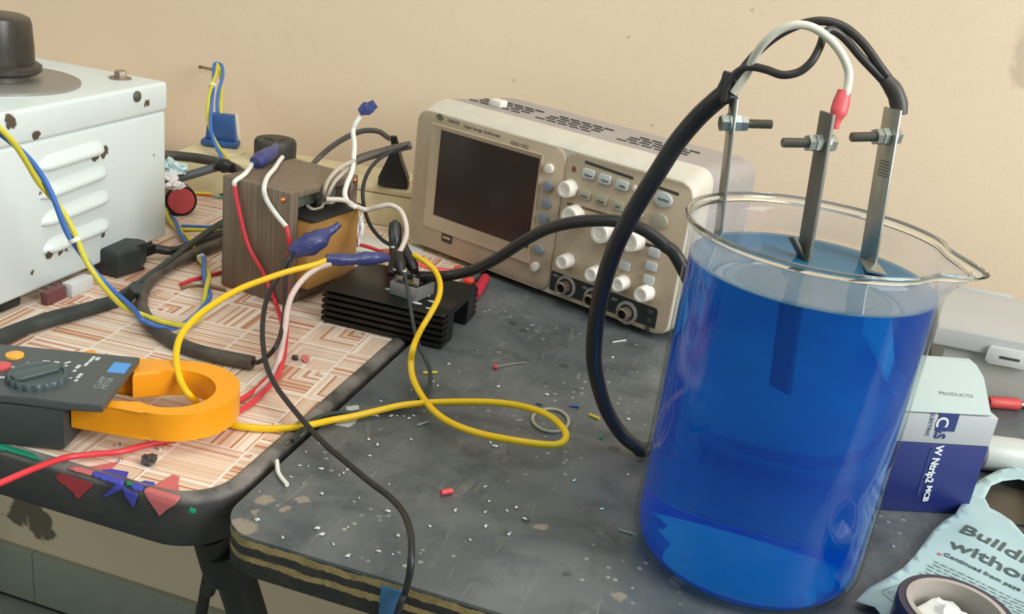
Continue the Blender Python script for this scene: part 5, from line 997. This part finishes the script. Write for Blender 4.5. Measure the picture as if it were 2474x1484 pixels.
# scrap under the hole and tape roll
bm = nb(); q = pz(2450, 1225, 0.0); box(bm, (-0.03, -0.025, 0), (0.04, 0.025, 0.0015), 0.0005, frame(q, 0.3)); tag(obj('card_scrap', bm, pm('dirty_brown_card', (74, 66, 52), 0.7, var=0.4, scale=40), origin=q), 'dirty brown card seen through the torn hole in the newspaper', 'card')
tc = pz(2306, 1496, 0.022); tc.z = 0.0105; tr_roll = thing('tape_roll', 'roll of dark tape with a pale cardboard core lying on the newspaper', 'tape', tc)
bm = nb(); lathe(bm, [(0.0262, 0), (0.0300, 0), (0.0306, 0.001), (0.0306, 0.0165), (0.0300, 0.0175), (0.0262, 0.0175)], 56, Matrix.Translation(tc), closed=True); obj('tape', bm, pm('purple_black_tape', (44, 40, 62), 0.35), tr_roll)
bm = nb(); lathe(bm, [(0.0232, 0), (0.0261, 0), (0.0261, 0.0182), (0.0232, 0.0182)], 56, Matrix.Translation(tc), closed=True); obj('core', bm, pm('grey_card_core', (166, 158, 148), 0.6), tr_roll)
crumple('tissue_wad', 2300, 1482, 0.5, 0.0135, 0.0125, 0.006, pm('white_tissue', (226, 228, 222), 0.6), 'crumpled white tissue stuffed inside the tape roll', 'tissue', 0.9).location = tc+Vector((-0.002, 0.004, 0.0065))

# ------------------------------------------------------------------ tape scraps stuck over the front edge of the laminate table
def edge_scrap(name, outline, m, label, cat='tape', lift=0.0006):
    """outline in pixels; the part beyond the table edge lies on the laminate, the rest hangs on the black edge"""
    A = []
    for u, v in outline:
        q = pz(u, v, 0.0015)
        if q.y > FY+0.001: A.append((q.x, -(q.y-FY)))
        else: q = pplane(u, v, (0, FY, 0), Vector((0, 1, 0))); A.append((q.x, max(0.0, -q.z)))
    def fn(x, s2_):
        if s2_ < 0: t = min(1, -s2_/0.006); return Vector((x, FY-s2_, 0.0018*math.sin(PI*min(1, t*0.9+0.1))*(1-t*0.2)+lift))
        return Vector((x, FY-lift+0.001*max(0, 1-s2_/0.003), 0.0008-s2_))
    o = obj(name, sheet(A, 0.0012, fn, 0.0002), m, origin=(A[0][0], FY, 0), sharp=0); return tag(o, label, cat)
REDT = pm('red_insulating_tape', (166, 54, 60), 0.4, var=0.15); BLUT = pm('blue_violet_tape', (66, 70, 168), 0.4, var=0.15); GRNT = pm('green_insulating_tape', (14, 122, 92), 0.4, var=0.15); PINKT = pm('faded_pink_tape', (198, 104, 104), 0.45, var=0.1)
edge_scrap('tape_scrap', [(136, 1152), (150, 1145), (180, 1156), (226, 1170), (222, 1180), (206, 1192), (192, 1208), (186, 1206), (176, 1190), (158, 1176), (142, 1166)], REDT, 'dark red tape scrap stuck on the black edge under the red lead')
edge_scrap('tape_scrap', [(160, 1137), (222, 1124), (286, 1112), (272, 1128), (248, 1140), (224, 1154), (190, 1146)], PINKT, 'faded pink tape scrap on the laminate beside the violet scrap')
edge_scrap('tape_scrap', [(218, 1152), (238, 1135), (270, 1131), (310, 1138), (302, 1158), (296, 1170), (310, 1186), (334, 1196), (330, 1214), (326, 1230), (312, 1212), (302, 1196), (298, 1184), (280, 1192), (258, 1202), (248, 1202), (266, 1186), (280, 1174), (262, 1168), (240, 1160)], BLUT, 'violet-blue torn tape scrap folded over the front edge', lift=0.0009)
edge_scrap('tape_scrap', [(302, 1158), (310, 1153), (348, 1165), (340, 1176), (322, 1174), (304, 1178)], GRNT, 'small green tape scrap beside the violet one on the edge')
edge_scrap('tape_scrap', [(312, 1176), (334, 1168), (350, 1160), (374, 1164), (372, 1174), (346, 1180), (344, 1192), (322, 1186)], BLUT, 'small violet tape scrap between the green and red scraps', lift=0.0011)
edge_scrap('tape_scrap', [(346, 1186), (378, 1168), (418, 1144), (434, 1150), (430, 1164), (434, 1188), (436, 1206), (424, 1222), (404, 1234), (388, 1250), (378, 1236), (364, 1216), (352, 1200)], PINKT, 'large red tape scrap nearest the table corner', lift=0.0008)
edge_scrap('tape_scrap', [(-60, 1048), (-30, 1044), (0, 1056), (40, 1072), (74, 1092), (98, 1112), (84, 1116), (20, 1096), (-60, 1080)], GRNT, 'big green tape patch on the front edge under the clamp meter')
edge_scrap('tape_scrap', [(456, 1240), (461, 1228), (466, 1232), (473, 1233), (474, 1241), (466, 1244)], pm('bright_green_tape', (16, 160, 120), 0.4), 'tiny green tape scrap stuck to the black rounded corner')
bm = nb(); q = pplane(943, 1440, (0, DFY, 0), Vector((0, 1, 0))); box(bm, (q.x-0.0055, DFY-0.0012, -0.024), (q.x+0.0065, DFY-0.0002, -0.0045), 0.0004); tag(obj('tape_scrap', bm, pm('dull_blue_tape', (58, 104, 148), 0.45, var=0.15), origin=q), 'dull blue tape patch on the plywood edge beside the hanging wire', 'tape')

# ------------------------------------------------------------------ litter on the worktop
def bit(name, u0, v0, u1, v1, r, m, label, cat='wire offcut', bend=0, group=None):
    a, b = pz(u0, v0, r), pz(u1, v1, r); c = a.lerp(b, 0.5)+Vector((bend, bend, 0)); return tag(obj(name, tube(nb(), catmull([a, c, b], 5), r, 10), m, origin=c), label, cat, group)
bit('insulation_offcut', 1066, 1191, 1092, 1186, 0.0019, pm('coral_insulation', (220, 74, 82), 0.4), 'short coral red insulation offcut lying alone on the dark worktop', 'insulation')
bit('insulation_offcut', 1022, 901, 1056, 900, 0.0012, YELG, 'yellow insulation offcut lying under the thin black wire', 'insulation')
bit('insulation_offcut', 1424, 1002, 1448, 1012, 0.0013, pm('ochre_insulation', (206, 178, 60), 0.45), 'ochre insulation offcut between the pale ring and the thick cable', 'insulation')
bit('wire_offcut', 669, 1114, 694, 1172, 0.0014, WHITE, 'short white wire offcut lying beside the seam of the tables', 'wire', -0.0015)
bit('tinned_wire', 690, 1074, 734, 1048, 0.0008, STEEL, 'bright tinned wire end lying on the black table edging', 'wire')
pn = thing('pin', 'pin with a red head lying on the dark worktop below the oscilloscope', 'pin', pz(1200, 887, 0))
bm = nb(); bmesh.ops.create_icosphere(bm, subdivisions=2, radius=0.0022, matrix=Matrix.Translation(pz(1197, 887, 0.0022))); obj('head', bm, pm('red_pin_head', (190, 70, 72), 0.45), pn)
obj('shaft', tube(nb(), [pz(1199, 886, 0.002), pz(1235, 880, 0.0014), pz(1271, 876, 0.0008)], 0.0006, 6), STEEL, pn)
c = pz(1330, 1015, 0.0012); rx_ = (pz(1373, 1020, 0.0012)-pz(1286, 1010, 0.0012))/2; ry_ = (pz(1333, 988, 0.0012)-pz(1327, 1042, 0.0012))/2
P = [c+rx_*math.cos(t)+ry_*math.sin(t)+Vector((0, 0, 0.0004*math.sin(2*t))) for t in np.linspace(0, 2*PI, 49)]
tag(obj('rubber_band', tube(nb(), P, 0.0012, 8), pm('pale_rubber', (168, 162, 138), 0.5), origin=c), 'pale rubber band ring lying under the end of the yellow loop', 'rubber band')
bit('blue_chip', 1377, 980, 1400, 984, 0.0010, pm('blue_flake', (60, 96, 150), 0.6), 'blue plastic flake near the pale rubber band', 'flake', 0.001); bit('blue_chip', 1296, 975, 1310, 979, 0.0007, pm('dark_blue_flake', (46, 66, 104), 0.6), 'dark blue flake just above the yellow loop', 'flake')
bit('green_bead', 1452, 1057, 1455, 1060, 0.0011, pm('green_bead', (26, 140, 110), 0.4), 'tiny green bead beside the thick black cable', 'bead')
bm = nb(); prism(bm, [tuple(pz(u, v, 0).xy) for u, v in ((808, 1028), (836, 1010), (868, 1006), (858, 1024), (842, 1034))], 0.0001, 0.0006, 0, None); tag(obj('paper_scrap', bm, pm('pale_grey_paper', (176, 178, 172), 0.7), origin=pz(838, 1020, 0)), 'torn grey paper scrap under the yellow and black wires', 'paper')
bm = nb(); prism(bm, [tuple(pz(u, v, 0).xy) for u, v in ((836, 984), (866, 980), (868, 990), (838, 996))], 0.0001, 0.0005, 0, None); tag(obj('paper_scrap', bm, pm('pale_grey_paper', (176, 178, 172), 0.7), origin=pz(850, 988, 0)), 'small grey paper scrap just above the yellow and black wires', 'paper')
bit('grey_sliver', 1008, 1028, 1034, 1020, 0.0009, pm('grey_flake', (150, 148, 140), 0.6), 'grey sliver below the crossing of the yellow wire', 'flake'); bit('white_thread', 1480, 827, 1512, 822, 0.0006, WHITE, 'thin white thread in front of the oscilloscope foot', 'thread')
bit('grey_sliver', 1495, 1280, 1530, 1290, 0.0007, pm('grey_flake', (150, 148, 140), 0.6), 'thin grey sliver beside the bottom of the beaker', 'flake')
crumple('dark_crumb', 362, 1110, 0.003, 0.005, 0.004, 0.003, pm('dark_crumb', (70, 64, 58), 0.6), 'dark crumb lying on the laminate in front of the orange jaw', 'crumb', 1.7)
crumple('dark_crumb', 714, 864, 0.002, 0.0035, 0.002, 0.0016, pm('dark_crumb', (70, 64, 58), 0.6), 'dark crumb lying on the laminate in front of the heatsink', 'crumb', 2.7)
crumple('red_crumb', 738, 866, 0.0012, 0.006, 0.003, 0.001, pm('dull_pink_flake', (206, 120, 112), 0.6), 'pink flake lying on the laminate in front of the heatsink', 'flake', 2.2)

C1 = [(1115, 685), (1187, 728), (1460, 685), (605, 787), (705, 715), (623, 900), (728, 927), (935, 878), (875, 975), (912, 957), (938, 932), (480, 992), (588, 1042), (1283, 1048), (552, 898), (225, 1108), (732, 1130), (1037, 1160), (995, 1193), (1268, 1273), (205, 1343), (945, 1400), (697, 1412), (1215, 375), (1300, 495), (1345, 493), (1400, 495), (1445, 515), (1480, 492), (1180, 495), (1150, 490), (1563, 458), (2140, 740), (2105, 710), (2190, 732), (2125, 735), (2155, 745), (2065, 1070), (2097, 1188), (2067, 1278), (2240, 1265), (1765, 70), (1850, 128), (1677, 248), (1640, 213), (2170, 255), (1465, 283), (1615, 1395), (1122, 818)]
C2 = [(527, 442), (1073, 520), (1712, 365), (1115, 575), (1220, 660), (1355, 768), (1755, 752), (1805, 585), (1625, 725), (760, 600), (2455, 620), (2090, 500)]
C3 = [(488, 20), (268, 135), (1035, 373), (1027, 700), (1250, 1040), (1550, 80), (797, 1252), (725, 1273), (862, 1340), (1465, 1263), (1670, 565), (658, 310), (1668, 993), (325, 1275), (745, 1460), (560, 1398)]
drops = [(560+x/3.372, 860+y/3.372) for x, y in C1]+[(480+x/3.748, 1140+y/3.748) for x, y in C2]+[(1000+x/3.227, 840+y/3.227) for x, y in C3]+[(2156, 1321), (1640, 1388)]
lam = [(45, 1052), (56, 1049), (279, 1078), (292, 1075), (386, 1087), (292, 1114)]
def drop_mesh(seed):
    bm = nb(); bmesh.ops.create_icosphere(bm, subdivisions=2, radius=1)
    for v in bm.verts:
        d = v.co.normalized(); v.co = Vector((d.x*1.15, d.y*0.85, max(d.z, -0.55)*0.75+0.41))*(1+0.25*noise.noise(d*1.6+Vector((seed, 0, 0))))
    me = bpy.data.meshes.new('solder_droplet'); bm.to_mesh(me); bm.free(); me.materials.append(SOLDER)
    for p in me.polygons: p.use_smooth = True
    return me
dms = [drop_mesh(i*7.3) for i in range(4)]
random.seed(11)
def drop(u, v, i, label, group):
    o = bpy.data.objects.new('solder_droplet', dms[i % 4]); COL.objects.link(o); s_ = random.choice((0.0008, 0.0010, 0.0012, 0.0015)); o.scale = (s_*random.uniform(0.9, 1.5), s_, s_); o.rotation_euler = (0, 0, random.uniform(0, 6)); o.location = pz(u, v, 0.0); tag(o, label, 'solder', group)
for i, (u, v) in enumerate(drops): drop(u, v, i, 'tiny shiny droplet of solder spilled on the dark worktop', 'solder droplets on the dark worktop')
for i, (u, v) in enumerate(lam): drop(u, v, i, 'shiny droplet of solder lying on the laminate by the clamp meter', 'solder droplets on the laminate')

for o in bpy.data.objects:
    if '_o' in o: del o['_o']
